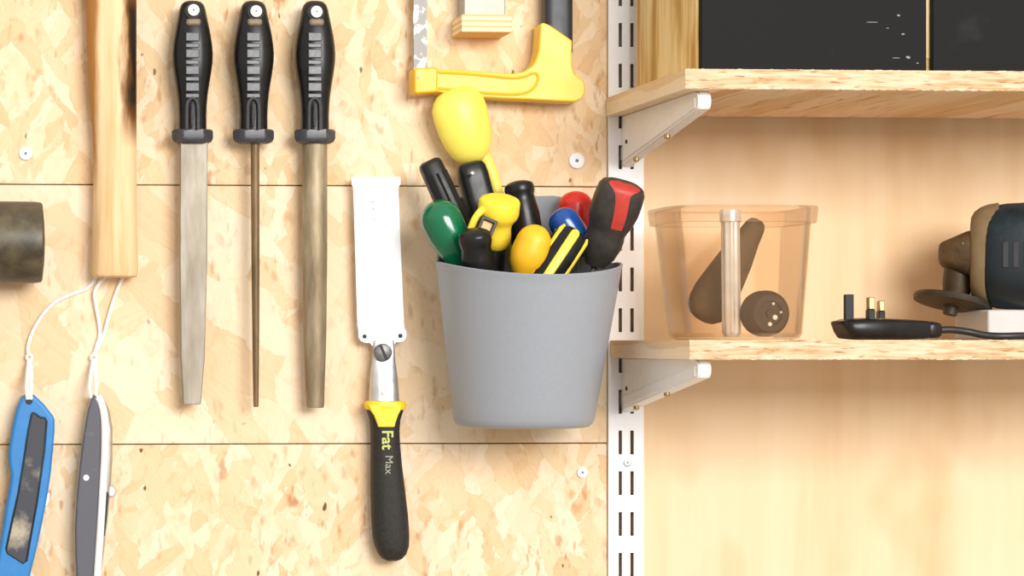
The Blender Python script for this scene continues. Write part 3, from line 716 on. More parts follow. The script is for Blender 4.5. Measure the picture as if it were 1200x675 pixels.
# ------------------------------------------------------------------ files
def hfile(cx, screw_px, blade, label, dx=0):
    s = S(cx, .02); dd = 0.0185
    c = P(cx, 165, dd)
    r = thing('file', Vector((c.x, -dd, P(cx, 476, dd).z)), label, 'file', 'black-handled files hanging in a row')
    st = [(1.0, 5, .7), (2.5, 10, .8), (6, 13.5, .9), (12, 15.5, .95), (20, 17, 1), (30, 19.2, 1), (42, 21.6, 1), (54, 23.3, 1), (64, 24, 1), (74, 23.6, 1), (86, 22, 1), (98, 20, 1), (110, 18.2, 1), (122, 17, 1), (136, 16.4, 1), (153, 16.6, 1)]
    top_half = .0125
    bm = bmesh.new(); rings = []
    for y, hw, k in st:
        p = P(cx, y, dd); rings.append(sellipse(Vector((p.x, -dd, p.z)), Vector((1,0,0)), Vector((0,1,0)), hw * s, min(top_half, hw * s * .86) * k, 32, 2.3))
    loft(bm, rings)
    h = part('handle', bm, M['black_plastic'], r)
    # hex bolster
    bm = bmesh.new(); a, b = P(cx, 151.5, dd), P(cx, 168.5, dd)
    rings = []
    for t, k in ((0, .9), (.1, 1), (.62, 1), (.85, .93), (1, .74)):
        q = a + (b - a) * t
        rings.append([q + Vector((math.cos(x) * 24.8 * s * k, math.sin(x) * 15.5 * s * k, 0)) for x in [math.pi / 3 * i for i in range(6)]])
    loft(bm, rings); part('bolster', bm, M['black_grip'], r, bevel=.0008)
    # ribbed pad down the front, with a looped groove below
    yf = -dd - top_half
    def pad(x0, x1, y0, y1, mat, nm, out=.0012, bev=.0006):
        pa, pb = P(cx + x0, y0, dd + top_half), P(cx + x1, y1, dd + top_half)
        return part(nm, boxbm(pa.x, pb.x, yf - out, yf + .004, pb.z, pa.z), M[mat], h, bevel=bev)
    y = 38.0
    for i in range(4):
        pad(-8, 8, y, y + 10.5, 'black_grip', 'grip_rib', .0014); pad(-8, 8, y + 12.5, y + 18.0, 'black_grip', 'grip_rib', .0004); y += 19.6
    bm = bmesh.new(); yy = yf - .0004
    path = [P(cx + a, b, dd + top_half) for a, b in ((-6.5, 151), (-6.5, 135), (-6, 122), (-3, 116.5), (0, 115), (3, 116.5), (6, 122), (6.5, 135), (6.5, 151))]
    for p in path: p.y = yy + .0006
    tube(bm, smooth_path(path, 5), .0013, 8); part('grip_loop', bm, M['black_grip'], h)
    bm = bmesh.new(); path = [P(cx, b, dd + top_half) for b in (123, 136, 148)]
    for p in path: p.y = yy + .0006
    tube(bm, path, [.0010, .0014, .0010], 8); part('grip_loop', bm, M['black_grip'], h)
    # hanging hole: brownish moulded lip and dark hollow
    sx_, sy_ = screw_px
    bm = bmesh.new(); c1 = P(sx_, sy_ + .5, dd + top_half - .0006)
    yh = -dd - top_half * .86
    X, Z = Vector((1,0,0)), Vector((0,0,1))
    loft(bm, [sellipse(Vector((c1.x, yh + .003, c1.z)), X, Z, 10.2 * s, 10.2 * s, 24), sellipse(Vector((c1.x, yh - .0010, c1.z)), X, Z, 9.6 * s, 9.6 * s, 24), sellipse(Vector((c1.x, yh - .0004, c1.z)), X, Z, 8.0 * s, 8.0 * s, 24)])
    part('hanging_hole', bm, M['recess'], h)
    pa = P(cx - 9, 24, dd); pb = P(cx + 8, 32.5, dd)
    part('hole_ramp', boxbm(pa.x, pb.x, -dd - top_half - .0004, -dd - top_half + .006, pb.z, pa.z), M['brown_tag'], h, bevel=.002)
    if blade == 'flat':
        ol = [(-14, 166), (18, 166), (17.5, 300), (14.5, 420), (10, 474), (-10.5, 474.5), (-13.5, 420), (-14.5, 300)]
        part('blade', prismbm([(cx + a, b) for a, b in ol], dd + .003, dd - .003), M['file_grey'], r, bevel=.0007)
    elif blade == 'round':
        bm = bmesh.new(); a, b = P(cx + 1.8, 160, dd), P(cx + 3.0, 477, dd)
        rod(bm, a, b, [(0, 5.2*s), (.5, 4.8*s), (.8, 4.0*s), (.99, 3.2*s), (1, 2.6*s)], 18); part('blade', bm, M['file_brown'], r)
    else:
        bm = bmesh.new(); rings = []
        for y, a_, b_ in ((163, -14, 15.2), (300, -14, 15.2), (400, -12.5, 14), (476, -9.5, 11.5), (478, -8.5, 10.5)):
            pa, pb = P(cx + a_, y, dd), P(cx + b_, y, dd); m = (pa + pb) / 2; hw = (pb.x - pa.x) / 2
            ring = [Vector((m.x + hw * math.cos(q), -dd + .003 - hw * .75 * math.sin(q), m.z)) for q in [math.pi * i / 16 for i in range(17)]]
            rings.append(ring)
        loft(bm, rings); part('blade', bm, M['file_olive'], r)
    return dd + top_half * .86
df_ = hfile(225.5, (226.7, 12), 'flat', 'black-handled file with a broad flat grey blade, hanging next to the hammer handle')
hfile(297, (300, 13.4), 'round', 'black-handled file with a thin round brown blade, between two wider files')
hfile(369, (370.7, 14), 'half', 'black-handled file with a half-round tarnished blade, hanging nearest the small saw')
for px, py, w in ((226.7, 12, 'flat grey'), (300, 13.4, 'thin round'), (370.7, 14, 'half-round')):
    screw(px, py, 7.0, df_ + .0012, 'screw', 'pale screw holding up the %s file through its handle hole' % w, head=0.0022, group='screws holding up the files', deep=.03)

# ------------------------------------------------------------------ hammer with the wooden handle
def hammer():
    dd = 0.0145
    c = P(134, 323, dd)
    r = thing('hammer', Vector((c.x, -dd, c.z)), 'thick pale wooden hammer handle hanging upright with dark brown burnt streaks', 'hammer')
    bm = bmesh.new(); rings = []
    for y, a, b, k in ((325, 111, 158, .82), (323.6, 108, 161, .94), (320, 106.5, 162, 1), (290, 107.5, 161.3, 1), (240, 109, 160.3, 1), (200, 109.6, 160, 1), (160, 108.8, 160, 1), (110, 104.5, 160, 1), (60, 101.8, 160, 1), (0, 100, 160, 1), (-60, 99, 160, 1)):
        pa, pb = P(a, y, dd), P(b, y, dd); m = (pa + pb) / 2
        rings.append(sellipse(Vector((m.x, -dd, m.z)), Vector((1,0,0)), Vector((0,1,0)), (pb.x - pa.x) / 2, .0138 * k, 36, 2.3))
    loft(bm, rings); part('handle', bm, M['handle_wood'], r)
    bm = bmesh.new(); a, b = P(60, -75, dd + .006), P(205, -75, dd + .006)
    rod(bm, a, b, [(0, .012), (.03, .0185), (.2, .0195), (.25, .017), (.75, .017), (.8, .0195), (.97, .0185), (1, .012)], 8); part('hammer_head', bm, M['dark_steel'], r)
hammer()

# ------------------------------------------------------------------ rubber mallet
def mallet():
    R = 47.6 * S(20, .03); dd = R + .001
    z = P(20, 284, dd).z
    xr_ = P(52.8, 284, dd).x; xl_ = P(-142, 284, dd).x
    xm = (xr_ + xl_) / 2
    r = thing('rubber_mallet', Vector((xm, -dd, z)), 'worn dark rubber mallet head lying level at the left edge of the board', 'mallet')
    bm = bmesh.new(); a, b = Vector((xl_, -dd, z)), Vector((xr_, -dd, z)); L = xr_ - xl_
    e = .0022 / L
    prof = [(0, 0), (e * .4, R * .55), (e, R * .94), (e * 1.5, R * .985), (.06, R), (.3, R * 1.01), (.7, R * 1.01), (.94, R), (1 - e * 1.5, R * .985), (1 - e, R * .94), (1 - e * .4, R * .55), (1, 0)]
    rod(bm, a, b, prof, 48); part('mallet_head', bm, M['rubber_head'], r)
    bm = bmesh.new(); rod(bm, Vector((xm, -dd, z + R * 1.15)), Vector((xm, -dd, z - .26)), [(0, .009), (.02, .011), (.5, .012), (.9, .014), (.98, .013), (1, .008)], 20)
    part('handle', bm, M['wood_plain'], r)
mallet()

# ------------------------------------------------------------------ utility knives with cords
def knife_cord(parent, strands, bead):
    for pts in strands:
        v = [P(x, y, d) for x, y, d in pts]
        bm = bmesh.new(); tube(bm, smooth_path(v, 6), .0015, 8); part('cord', bm, M['string'], parent)
    bm = bmesh.new(); c = P(*bead); Rr = 4.6 * S(bead[0], bead[2])
    ring = [c + Vector((math.cos(q) * Rr * .68, 0, math.sin(q) * Rr * .68)) for q in [2*math.pi*i/20 for i in range(21)]]
    tube(bm, ring, .0013, 8, cap=False); part('cord_ring', bm, M['string'], parent)
def blue_knife():
    d1, d0 = 0.020, 0.0012
    c = P(30, 700, .01)
    r = thing('utility_knife', Vector((c.x, -.01, c.z)), 'blue utility knife with a dusty grey inset, hanging from a white cord', 'knife', 'utility knives hanging on white cords')
    ol = [(31, 461.5), (40, 462.5), (52, 474), (62.5, 487.5), (64.2, 492), (64, 507), (60, 552), (56.5, 576), (51, 606), (44.5, 637), (37, 668), (28, 708), (10, 726), (-6, 724), (-10, 700), (-4, 664), (1, 634), (5, 606), (10.5, 575), (13, 556), (10.5, 542), (10, 530), (14, 503), (20, 477), (25.5, 466)]
    b = part('body', prismbm(ol, d1, d0), M['blue_knife'], r, bevel=.0026, seg=4)
    inn = [(37.5, 484.5), (40, 484), (47, 489), (53, 490), (54.5, 494), (52, 527), (43, 590), (36, 628), (31, 657), (28, 660), (9, 648), (7.5, 643), (14, 612), (21.5, 579), (28, 540), (33, 506)]
    part('inset', prismbm(inn, d1 + .0005, d1 - .004), M['knife_inset'], r, bevel=.0006)
    path = [P(x, y, d1 + .0002) for x, y in inn + inn[:1]]
    bm = bmesh.new(); tube(bm, path, .0009, 8, cap=False); part('inset_groove', bm, M['teal'], r)
    bm = bmesh.new(); cyl_y(bm, 34, 470, 4.2, d1 + .0004, d1 - .004); part('hanging_hole', bm, M['recess'], r)
    part('slider', prismbm([(54.5, 577), (58.5, 578), (58, 585), (55.5, 593), (52, 593)], .013, .008), M['white_plastic'], r, bevel=.0005)
    knife_cord(r, [[(36, 468, d1 + .001), (36.3, 455, .021), (36.5, 440, .014), (35.6, 422, .006)], [(32.3, 468, d1 + .001), (31.2, 455, .021), (32, 440, .014), (33.5, 422, .006)],
                   [(33.5, 415, .004), (32.6, 408, .003), (36, 394, .0025), (44, 378, .0025), (54, 364, .0025), (68, 352, .002), (86, 344, .0017), (100, 339, .0016), (109, 331, .0016), (115, 318, .0016)]], (34.5, 418.5, .005))
blue_knife()
def grey_knife():
    d1, d0 = 0.021, 0.0012
    c = P(105, 720, .01)
    r = thing('utility_knife', Vector((c.x, -.01, c.z)), 'grey utility knife with a white edge strip, hanging under the hammer handle', 'knife', 'utility knives hanging on white cords')
    whole = [(112, 460.5), (117, 462.5), (123, 469), (128.5, 480), (132.3, 502), (132, 540), (130.5, 565), (126, 614), (119, 673), (112, 718), (104, 728), (94, 722), (89.5, 690), (87.5, 650), (87.2, 620), (89.5, 580), (93, 545), (96.5, 516), (102, 482), (107, 466)]
    b = part('body', prismbm(whole, d1 - .004, d0), M['knife_metal'], r, bevel=.003, seg=4)
    left = [(111, 462), (114, 466), (117.5, 486), (118.5, 505), (117.5, 545), (114, 610), (110.5, 660), (106, 716), (102, 723), (95, 718), (90.5, 690), (88.5, 650), (88.2, 620), (90.3, 580), (93.8, 545), (97.3, 516), (102.7, 482), (107.5, 467)]
    part('side_cover', prismbm(left, d1, d1 - .006), M['knife_grey'], r, bevel=.0016, seg=3)
    path = [P(x, y, d1 - .002) for x, y in ((113.5, 464.5), (117.5, 470), (121, 482), (122.6, 500), (122.5, 530), (121, 560), (118.5, 605), (115.5, 650), (112, 700), (109, 719))]
    bm = bmesh.new(); tube(bm, smooth_path(path, 5), [.0014] + [.0030] * 44 + [.0014], 12); part('edge_strip', bm, M['white_plastic'], r, label='white strip along the edge')
    part('slider', prismbm([(126, 570), (130, 568), (133, 570), (136, 573), (135.5, 579), (132.5, 583), (128, 582), (125.5, 579)], .016, .009), M['steel'], r, bevel=.0008)
    part('slot', prismbm([(124.5, 576), (127.6, 578), (125.5, 605), (122.8, 628), (120.3, 628), (122.5, 600)], d1 - .0032, d1 - .006), M['recess'], r)
    bm = bmesh.new(); cyl_y(bm, 101, 560, 3.8, d1 + .0012, d1 - .002, 20, [(0, .5), (.15, .9), (.5, 1), (1, 1)]); part('body_screw', bm, M['screw_white'], r)
    knife_cord(r, [[(106.5, 466, .018), (105, 455, .019), (106.5, 438, .013), (109, 422, .006)], [(112.5, 466, .018), (112.5, 455, .019), (112, 438, .013), (110.8, 422, .006)],
                   [(110.5, 415, .004), (113.5, 405, .003), (117, 392, .0025), (115.5, 375, .003), (112, 356, .004), (111, 342, .005), (118, 330, .005), (128, 318, .0018)],
                   [(110.5, 415, .004), (116, 405, .003), (122, 391, .0025), (127, 372, .0025), (133, 352, .0025), (139, 336, .0025), (145, 322, .0022), (147, 316, .0022)]], (110, 419, .005))
grey_knife()

# ------------------------------------------------------------------ small saw with two toothed edges
def small_saw():
    d = 0.0125
    c = P(450, 655, d)
    r = thing('pull_saw', Vector((c.x, -d, c.z)), 'small flush-cutting saw with a bright white blade and black handle, hanging blade up', 'saw')
    ol = []
    for (x0, y0), (x1, y1) in (((466.2, 221), (473.2, 383)),):
        n = 108
        for i in range(n):
            t = i / n; ol.append((x0 + (x1 - x0) * t, y0 + (y1 - y0) * t)); t += .5 / n; ol.append((x0 + (x1 - x0) * t + .75, y0 + (y1 - y0) * t))
    right = [(413, 207.6), (468.6, 207.2), (469.4, 209), (469.4, 216), (467.2, 219)] + ol + [(473.4, 384), (476.3, 389), (476.3, 395), (473, 399.5), (468.5, 401), (464, 401), (461.5, 405), (436, 405), (433.5, 401.5), (428, 401.5), (423, 399.5), (420.2, 395), (420.2, 389), (419.6, 384)]
    left = []
    n = 108
    for i in range(n):
        t = i / n; x0, y0, x1, y1 = 419.4, 383, 414.6, 221
        left.append((x0 + (x1 - x0) * t, y0 + (y1 - y0) * t)); t += .5 / n; left.append((x0 + (x1 - x0) * t - .75, y0 + (y1 - y0) * t))
    right += left + [(413.8, 219), (412.2, 216), (412.2, 209)]
    bl = part('blade', prismbm(right, d + .0005, d - .0005), M['blade'], r, smooth=False)
    for x, y in ((427.2, 394.3), (469.2, 393.6)):
        bm = bmesh.new(); cyl_y(bm, x, y, 2.6, d + .0007, d + .0002, 16); part('pivot_hole', bm, M['recess'], bl)
    bm = bmesh.new()
    for x, y, w, h in ((436.5, 236.5, 5, 1.1), (437.3, 245, 1.6, 2.6), (438.2, 251, 4, 1.0), (436.8, 257, 4.2, 1.3), (440.5, 257, 1.2, 2.2)):
        p = P(x, y, d + .0005); s = S(x, d); box(bm, p.x - w*s/2, p.x + w*s/2, p.y - .0001, p.y + .0002, p.z - h*s/2, p.z + h*s/2)
    part('etched_mark', bm, M['print_grey'], bl)
    # ferrule
    bm = bmesh.new(); rings = []
    for y, a, b, k, p_ in ((399, 437.5, 461, .0016, 4), (408, 437, 462, .0022, 4), (422, 436, 462.6, .003, 3.5), (432, 434.6, 464, .0052, 3), (445, 433.2, 465.6, .0075, 2.6), (470, 432, 467.5, .0092, 2.5)):
        pa, pb = P(a, y, d), P(b, y, d); m = (pa + pb) / 2
        rings.append(sellipse(Vector((m.x, -d - .0014, m.z)), Vector((1,0,0)), Vector((0,1,0)), (pb.x - pa.x) / 2, k, 32, p_))
    loft(bm, rings); fe = part('ferrule', bm, M['steel'], r)
    bm = bmesh.new(); cyl_y(bm, 449.5, 413, 10.6, d + .0085, d + .001, 32, [(0, .8), (.08, .95), (.2, 1), (1, 1)]); sc = part('clamp_screw', bm, M['dark_steel'], r, label='large dark slotted screw')
    p = P(449.5, 413, d + .0086); s = S(449, d); u = Vector((math.cos(math.radians(-66)), 0, math.sin(math.radians(-66)))); v = Vector((-u.z, 0, u.x))
    q = [p + u * (9.4 * s * i) + v * (1.7 * s * j) for i, j in ((1,1),(-1,1),(-1,-1),(1,-1))]
    bm = bmesh.new(); loft(bm, [q, [x + Vector((0, .002, 0)) for x in q]]); part('screw_slot', bm, M['recess'], sc)
    bm = bmesh.new(); cyl_y(bm, 449.8, 460.5, 3.6, d + .0118, d + .006, 16, [(0, .4), (.2, .9), (.4, 1), (1, 1)]); part('rivet', bm, M['screw_white'], fe)
    # handle
    bm = bmesh.new(); rings = []
    hd = d + .0005
    for y, a, b, k in ((472, 429, 473.5, .011), (476, 428.5, 474.2, .0115), (482, 430.5, 471.8, .0115), (492, 433.5, 468.6, .0115), (505, 434.8, 467.6, .0115), (520, 435, 468.2, .0115), (545, 434.8, 470.4, .0118), (575, 434.8, 474.2, .0122), (605, 435.5, 477.6, .0124), (628, 437, 479, .0124), (640, 439.5, 478.5, .012), (649, 443.5, 475.5, .011), (654.5, 448, 470.5, .009), (657, 453, 465, .005)):
        pa, pb = P(a, y, hd), P(b, y, hd); m = (pa + pb) / 2
        rings.append(sellipse(Vector((m.x, -hd, m.z)), Vector((1,0,0)), Vector((0,1,0)), (pb.x - pa.x) / 2, k, 36, 2.7))
    loft(bm, rings); h = part('handle', bm, M['soft_black'], r)
    # yellow collar with its apron
    bm = bmesh.new(); rings = []
    for y, a, b, k in ((469.5, 431, 468.5, .0100), (470.5, 428.5, 473, .0122), (474, 427.2, 475.4, .0128), (478, 427.8, 474.8, .0126), (480, 429.5, 473, .0122)):
        pa, pb = P(a, y, hd), P(b, y, hd); m = (pa + pb) / 2
        rings.append(sellipse(Vector((m.x, -hd, m.z)), Vector((1,0,0)), Vector((0,1,0)), (pb.x - pa.x) / 2, k, 36, 2.7))
    loft(bm, rings); co = part('collar', bm, M['yellow_collar'], r, label='bright yellow collar with a tapering tab')
    part('collar_tab', prismbm([(431.5, 474), (471, 474), (470, 480), (466.5, 487), (463.5, 496), (462.5, 500.5), (443.5, 500.5), (442.3, 496), (439, 487), (434.5, 480)], hd + .0124, hd + .002), M['yellow_collar'], co, bevel=.0006)
    def lettering(txt, px, py, size_px, mat, off):
        cu = bpy.data.curves.new('lettering', 'FONT'); cu.body = txt; s = S(450, hd + .012)
        cu.size = size_px * s; cu.extrude = .0005; cu.offset = off; cu.align_x = 'LEFT'; cu.align_y = 'CENTER'
        o = bpy.data.objects.new('lettering', cu); COL.objects.link(o); cu.materials.append(mat)
        p = P(px, py, hd + .0119); p.y = -(hd + .0119)
        bpy.context.view_layer.update(); me = bpy.data.meshes.new_from_object(o); bpy.data.objects.remove(o); me.name = 'lettering'; me.materials.clear(); me.materials.append(mat)
        o = bpy.data.objects.new('lettering', me); COL.objects.link(o)
        o.rotation_euler = (math.pi / 2, math.pi / 2, 0)
        o.parent = h; o.location = p - wloc(h)
        return o
    a = lettering('Fat', 453.5, 504.0, 18.5, M['print_lime'], .00025); a['label'] = 'lime lettering reading Fat'
    b = lettering('Max', 455.5, 533.5, 13.0, M['print_grey'], 0.0); b['label'] = 'grey lettering reading Max'
small_saw()

# ------------------------------------------------------------------ hacksaw
def hacksaw():
    d1, d0 = 0.026, 0.004
    c = P(590, 115, .015)
    r = thing('hacksaw', Vector((c.x, -.015, c.z)), 'yellow hacksaw hanging with its grip down, dark tube frame and mottled blade', 'saw')
    arm = [(509, 81), (540, 81.8), (570, 84), (600, 86.3), (614, 84), (624, 77), (629, 68.5), (631.5, 58), (632.5, 44), (633.5, 28), (637, 26.3), (644, 29), (656, 37), (671, 47.5), (670.5, 60), (671, 78), (673.5, 86), (679, 90.5), (684.8, 95), (686, 101), (685.8, 110), (681.5, 116.5), (673, 119.3), (650, 118.3), (620, 116.5), (590, 115.2), (560, 113.6), (530, 110), (509, 107)]
    part('grip', prismbm(arm, d1, d0), M['yellow'], r, bevel=.0022, seg=3)
    part('blade_holder', prismbm([(485.4, 79.5), (511, 78.5), (513.5, 80), (513, 107.8), (487, 110), (485.6, 107)], d1 + .0025, d0), M['yellow_orange'], r, bevel=.0015)
    bm = bmesh.new(); cyl_y(bm, 490.5, 91, 1.9, d1 + .0028, d1, 12); part('pin', bm, M['dark_steel'], r)
    # raised amber rim standing in for shading along the grip's recess edge
    path = [P(x, y, d1 + .0001) for x, y in ((514, 85), (540, 86), (570, 88.6), (600, 91.5), (615, 89.5), (624, 86), (629.5, 87), (630, 95), (625, 103), (616, 108.5), (600, 110.5), (570, 109), (540, 106), (514, 103.5))]
    bm = bmesh.new(); tube(bm, smooth_path(path, 5), .0012, 8); part('recess_shade_rim', bm, M['yellow_orange'], r)
    # frame tube
    bm = bmesh.new(); rings = []
    for y in (62, -20, -180, -330):
        pa, pb = P(636.5, y, .014), P(670, y, .014); m = (pa + pb) / 2
        rings.append(sellipse(Vector((m.x, -.0125, m.z)), Vector((1,0,0)), Vector((0,1,0)), (pb.x - pa.x) / 2, .0095, 28, 4))
    loft(bm, rings); part('frame_tube', bm, M['hack_tube'], r)
    part('frame_arm', prismbm([(484, -345), (668, -345), (670, -318), (500, -320), (499, -290), (486, -290)], .020, .006), M['hack_tube'], r, bevel=.002)
    part('blade', prismbm([(484, -300), (500, -300), (500.5, 84), (485, 84)], .0150, .0135), M['hack_blade'], r)
hacksaw()

# ------------------------------------------------------------------ plywood rest with grey bar on it
def rest():
    d1 = .036
    pa, pb = P(541, 16.6, d1), P(600, 38, d1)
    o = part('rest_block', boxbm(pa.x, pb.x, -d1, -.0002, pb.z, pa.z), M['ply_layers'], None, bevel=.0006); tag(o, 'small plywood block fixed to the board inside the hacksaw frame', 'block')
    d2 = .022
    qa, qb = P(543.5, 10, d2), P(592.5, 10, d2)
    bm = boxbm(qa.x, qb.x, -d2, -.0004, pa.z + .0002, pa.z + .16)
    o = part('metal_bar', bm, M['grey_bar'], None, bevel=.001); tag(o, 'pale grey metal bar standing upright on the small plywood block', 'bar')
rest()

# ------------------------------------------------------------------ grey bucket
RT = 0.0700; RB = 0.0525
def bucket():
    s = S(620, RT); cx = P(620, 307, RT + .003).x
    zs = P(620, 307, RT).z; zf = P(620, 321, 2 * RT).z; zb = P(620, 230, .004).z
    z0 = P(614, 503, 2 * RB).z
    r = thing('bucket', Vector((cx, -RT, z0)), 'grey plastic bucket fixed to the board and crammed with tool handles', 'bucket')
    n = 72
    def rim(th):       # th = 0 faces the camera
        c = math.cos(th)
        if c >= 0: return zs + (zf - zs) * c ** 1.3
        q = min(1, max(0, (-c - 0.25) / 0.62)); q = q * q * (3 - 2 * q)
        return zs + (zb - zs) * q
    def rad(z): return RB + (RT - RB) * (z - z0) / (zs - z0)
    def ring(f, inset, lift=0.0):
        out = []
        for i in range(n):
            th = 2 * math.pi * i / n; zt = rim(th); z = z0 + (zt - z0) * f + lift
            R = rad(min(z, zs + .004)); yc = -(R + .0025); Rr = R - inset
            out.append(Vector((cx + math.sin(th) * Rr, yc - math.cos(th) * Rr, z)))
        return out
    bm = bmesh.new()
    rings = [ring(0, .012), ring(0, .0065), ring(0, .0028, .0009), ring(0, .0008, .0032), ring(0, 0, .0065)] + [ring(f, 0) for f in (.12, .25, .4, .55, .7, .82, .92, .97)]
    rings += [ring(.985, -.0004), ring(.996, -.0003), ring(1, .0008), ring(.996, .0019), ring(.97, .0021)] + [ring(f, .0022) for f in (.85, .6, .3)] + [ring(0, .0024, .008), ring(0, .006, .003), ring(0, .02, .0022)]
    loft(bm, rings)
    part('bucket_wall', bm, M['bucket'], r)
    bm = bmesh.new(); cyl_y(bm, 612, 241, 4.5, .0052, .0015, 20, [(0, .5), (.3, 1), (1, 1)]); part('fixing', bm, M['screw_white'], r)
    return z0
bz = bucket()

# ------------------------------------------------------------------ tools in the bucket
GB = 'tools crammed into the grey bucket'
def tool(name, label, cat, top, low, tip, prof, mat, flat=1.0, p=2.0, shaft=3.0, n=28, hname='handle'):
    """top, low: ends of the handle; tip: end of its shaft (all photo px + distance off the wall)"""
    a, b = P(*top), P(*low); s = S(low[0], low[2]); L = (b - a).length
    c = P(*tip)
    r = thing(name, c, label, cat, GB)
    bm = bmesh.new(); rod(bm, a, b, [(t, q * s) for t, q in prof], n, flat, p)
    h = part(hname, bm, M[mat], r)
    dirv = (c - b).normalized()
    bm = bmesh.new(); rod(bm, b - (b - a).normalized() * .004, c, [(0, shaft * s), (.95, shaft * s), (1, shaft * s * .5)], 12)
    part('shaft', bm, M['dark_steel'], r)
    return r, h, a, b, s
def roundtop(R, h, body):
    """profile with a rounded top of height h (share of the length); body = (t, radius) after it"""
    return [(h * (1 - math.cos(math.pi / 2 * i / 12)), max(.3, R * math.sin(math.pi / 2 * i / 12))) for i in range(13)] + body

# two black handles at the back left
r, h, a, b, s = tool('screwdriver', 'black ribbed handle leaning furthest left at the back of the bucket', 'screwdriver', (502, 188, .046), (556, 306, .049), (600, 402, .052), [(0, .3), (.002, 9), (.02, 12.5), (.05, 13.8), (.3, 14.3), (.8, 14.5), (.95, 13), (1, 9)], 'black_ribbed', 1, 3.0)
for k in range(5):
    ang = math.radians(-60 + 30 * k); ax = (b - a).normalized(); y = Vector((0, -1, 0)); y = (y - ax * y.dot(ax)).normalized(); x = y.cross(ax).normalized()
    off = (x * math.sin(ang) + y * math.cos(ang)) * 14.2 * s
    bm = bmesh.new(); tube(bm, [a + ax * .012 + off, a + ax * .06 + off], .0011, 8); part('grip_rib', bm, M['black_plastic'], h)
r, h, a, b, s = tool('screwdriver', 'black square-shouldered handle standing just right of the ribbed black one', 'screwdriver', (550, 190, .029), (579, 300, .031), (597, 372, .034), [(0, .3), (.001, 9), (.02, 14.5), (.06, 17), (.15, 18), (.5, 18), (.85, 16.5), (1, 11)], 'black_plastic', 0.72, 3.2)
bm = bmesh.new(); c = P(554, 203, .034 + .0135); rod(bm, c + Vector((0, .003, 0)), c, [(0, 2.6*s), (.7, 2.6*s), (1, 1.2*s)], 10); part('rivet', bm, M['steel'], h)

# yellow paddle with a stem
def paddle():
    d = .016
    a, b = P(529, 104, d + .006), P(557, 190, d)
    tip = P(632, 395, .020)
    r = thing('scraper', tip, 'lemon yellow plastic tool with a fat paddle end, tallest in the bucket', 'scraper', GB)
    s = S(545, d); bm = bmesh.new()
    ax = (b - a).normalized(); y = Vector((0, -1, 0)); y = (y - ax * y.dot(ax)).normalized(); x = y.cross(ax).normalized()
    L = (b - a).length; rings = []
    for t, w, k in ((0, 4, .2), (.01, 13, .35), (.04, 21, .55), (.1, 27, .75), (.2, 31.5, .9), (.34, 32.5, 1), (.55, 31.5, 1), (.72, 28.5, .98), (.86, 23.5, .85), (.94, 18, .7), (.985, 11, .45), (1, 5, .2)):
        c = a + ax * (L * t); sh = x * ((t - .4) * -2 * s)
        rings.append(sellipse(c + sh + y * .002, x, y, w * s, .0135 * k, 40, 1.85))
    loft(bm, rings); h = part('paddle', bm, M['yellow_pale'], r)
    pts = [P(560, 168, d), P(569, 188, d), P(577, 208, d), P(586, 240, .016), P(606, 312, .018), tip]
    bm = bmesh.new(); tube(bm, smooth_path(pts, 5), 8 * s, 14); part('stem', bm, M['yellow_pale'], r)
paddle()

# green handle
r, h, a, b, s = tool('chisel', 'glossy green round-ended handle at the left rim of the bucket', 'chisel', (507, 236, .066), (543, 312, .070), (584, 400, .072), roundtop(24.5, .30, [(.42, 24.5), (.55, 23.5), (.68, 21.5), (.8, 18.5), (.9, 17), (1, 15)]), 'green', 1.0)
# yellow knob handle with the black window
r, h, a, b, s = tool('screwdriver', 'yellow knob handle with a black square window in the bucket', 'screwdriver', (586, 231, .088), (579.2, 294, .0713), (570, 470, .050), [(0, .3), (.007, 12), (.02, 19), (.046, 22.5), (.08, 23.8), (.30, 24), (.37, 22.5), (.43, 19.5), (.49, 17.2), (.58, 16.6), (.68, 17.6), (.80, 17.6), (.90, 15), (.97, 10), (1, 4)], 'yellow_knob', 1.0)
bm = bmesh.new(); tube(bm, smooth_path([P(569, 243, .090), P(562, 249, .092), P(556, 258, .092), P(552, 268, .090)], 5), 4.4 * s, 12); part('side_arm', bm, M['yellow_knob'], h)
bm = bmesh.new(); q = (P(570, 470, .050) - b).normalized(); rod(bm, b - q * .006, b + q * .040, [(0, 12.5*s), (.9, 13*s), (1, 8*s)], 20); part('lower_grip', bm, M['black_plastic'], r)
def window():
    c = P(571, 265, .0985); u = Vector((.92, 0, -.38)); v = Vector((.38, 0, .92)); hw = 9.8 * s; yb = .004
    bm = bmesh.new()
    q = [c + u * (hw * i) + v * (hw * j) for i, j in ((1,1),(-1,1),(-1,-1),(1,-1))]
    qi = [c + u * (hw * .62 * i) + v * (hw * .62 * j) for i, j in ((1,1),(-1,1),(-1,-1),(1,-1))]
    B = Vector((0, .012, 0))
    loft(bm, [[p + B for p in q], q, qi, [p + Vector((0, .004, 0)) for p in qi]])
    w = part('window_frame', bm, M['black_plastic'], h, bevel=.0005)
    bm = bmesh.new(); qq = [p + Vector((0, .003, 0)) for p in qi]; loft(bm, [qq, [p + Vector((0, .002, 0)) for p in qq]]); part('window_insert', bm, M['wood_plain'], w)
window()
# black knob in front of it
r, h, a, b, s = tool('screwdriver', 'short black domed handle at the front left of the bucket', 'screwdriver', (555, 267, .100), (563, 335, .092), (568, 470, .072), roundtop(19.5, .16, [(.24, 19.6), (.3, 18.6), (.36, 17.4), (.5, 18.5), (.8, 18), (1, 12)]), 'black_plastic')
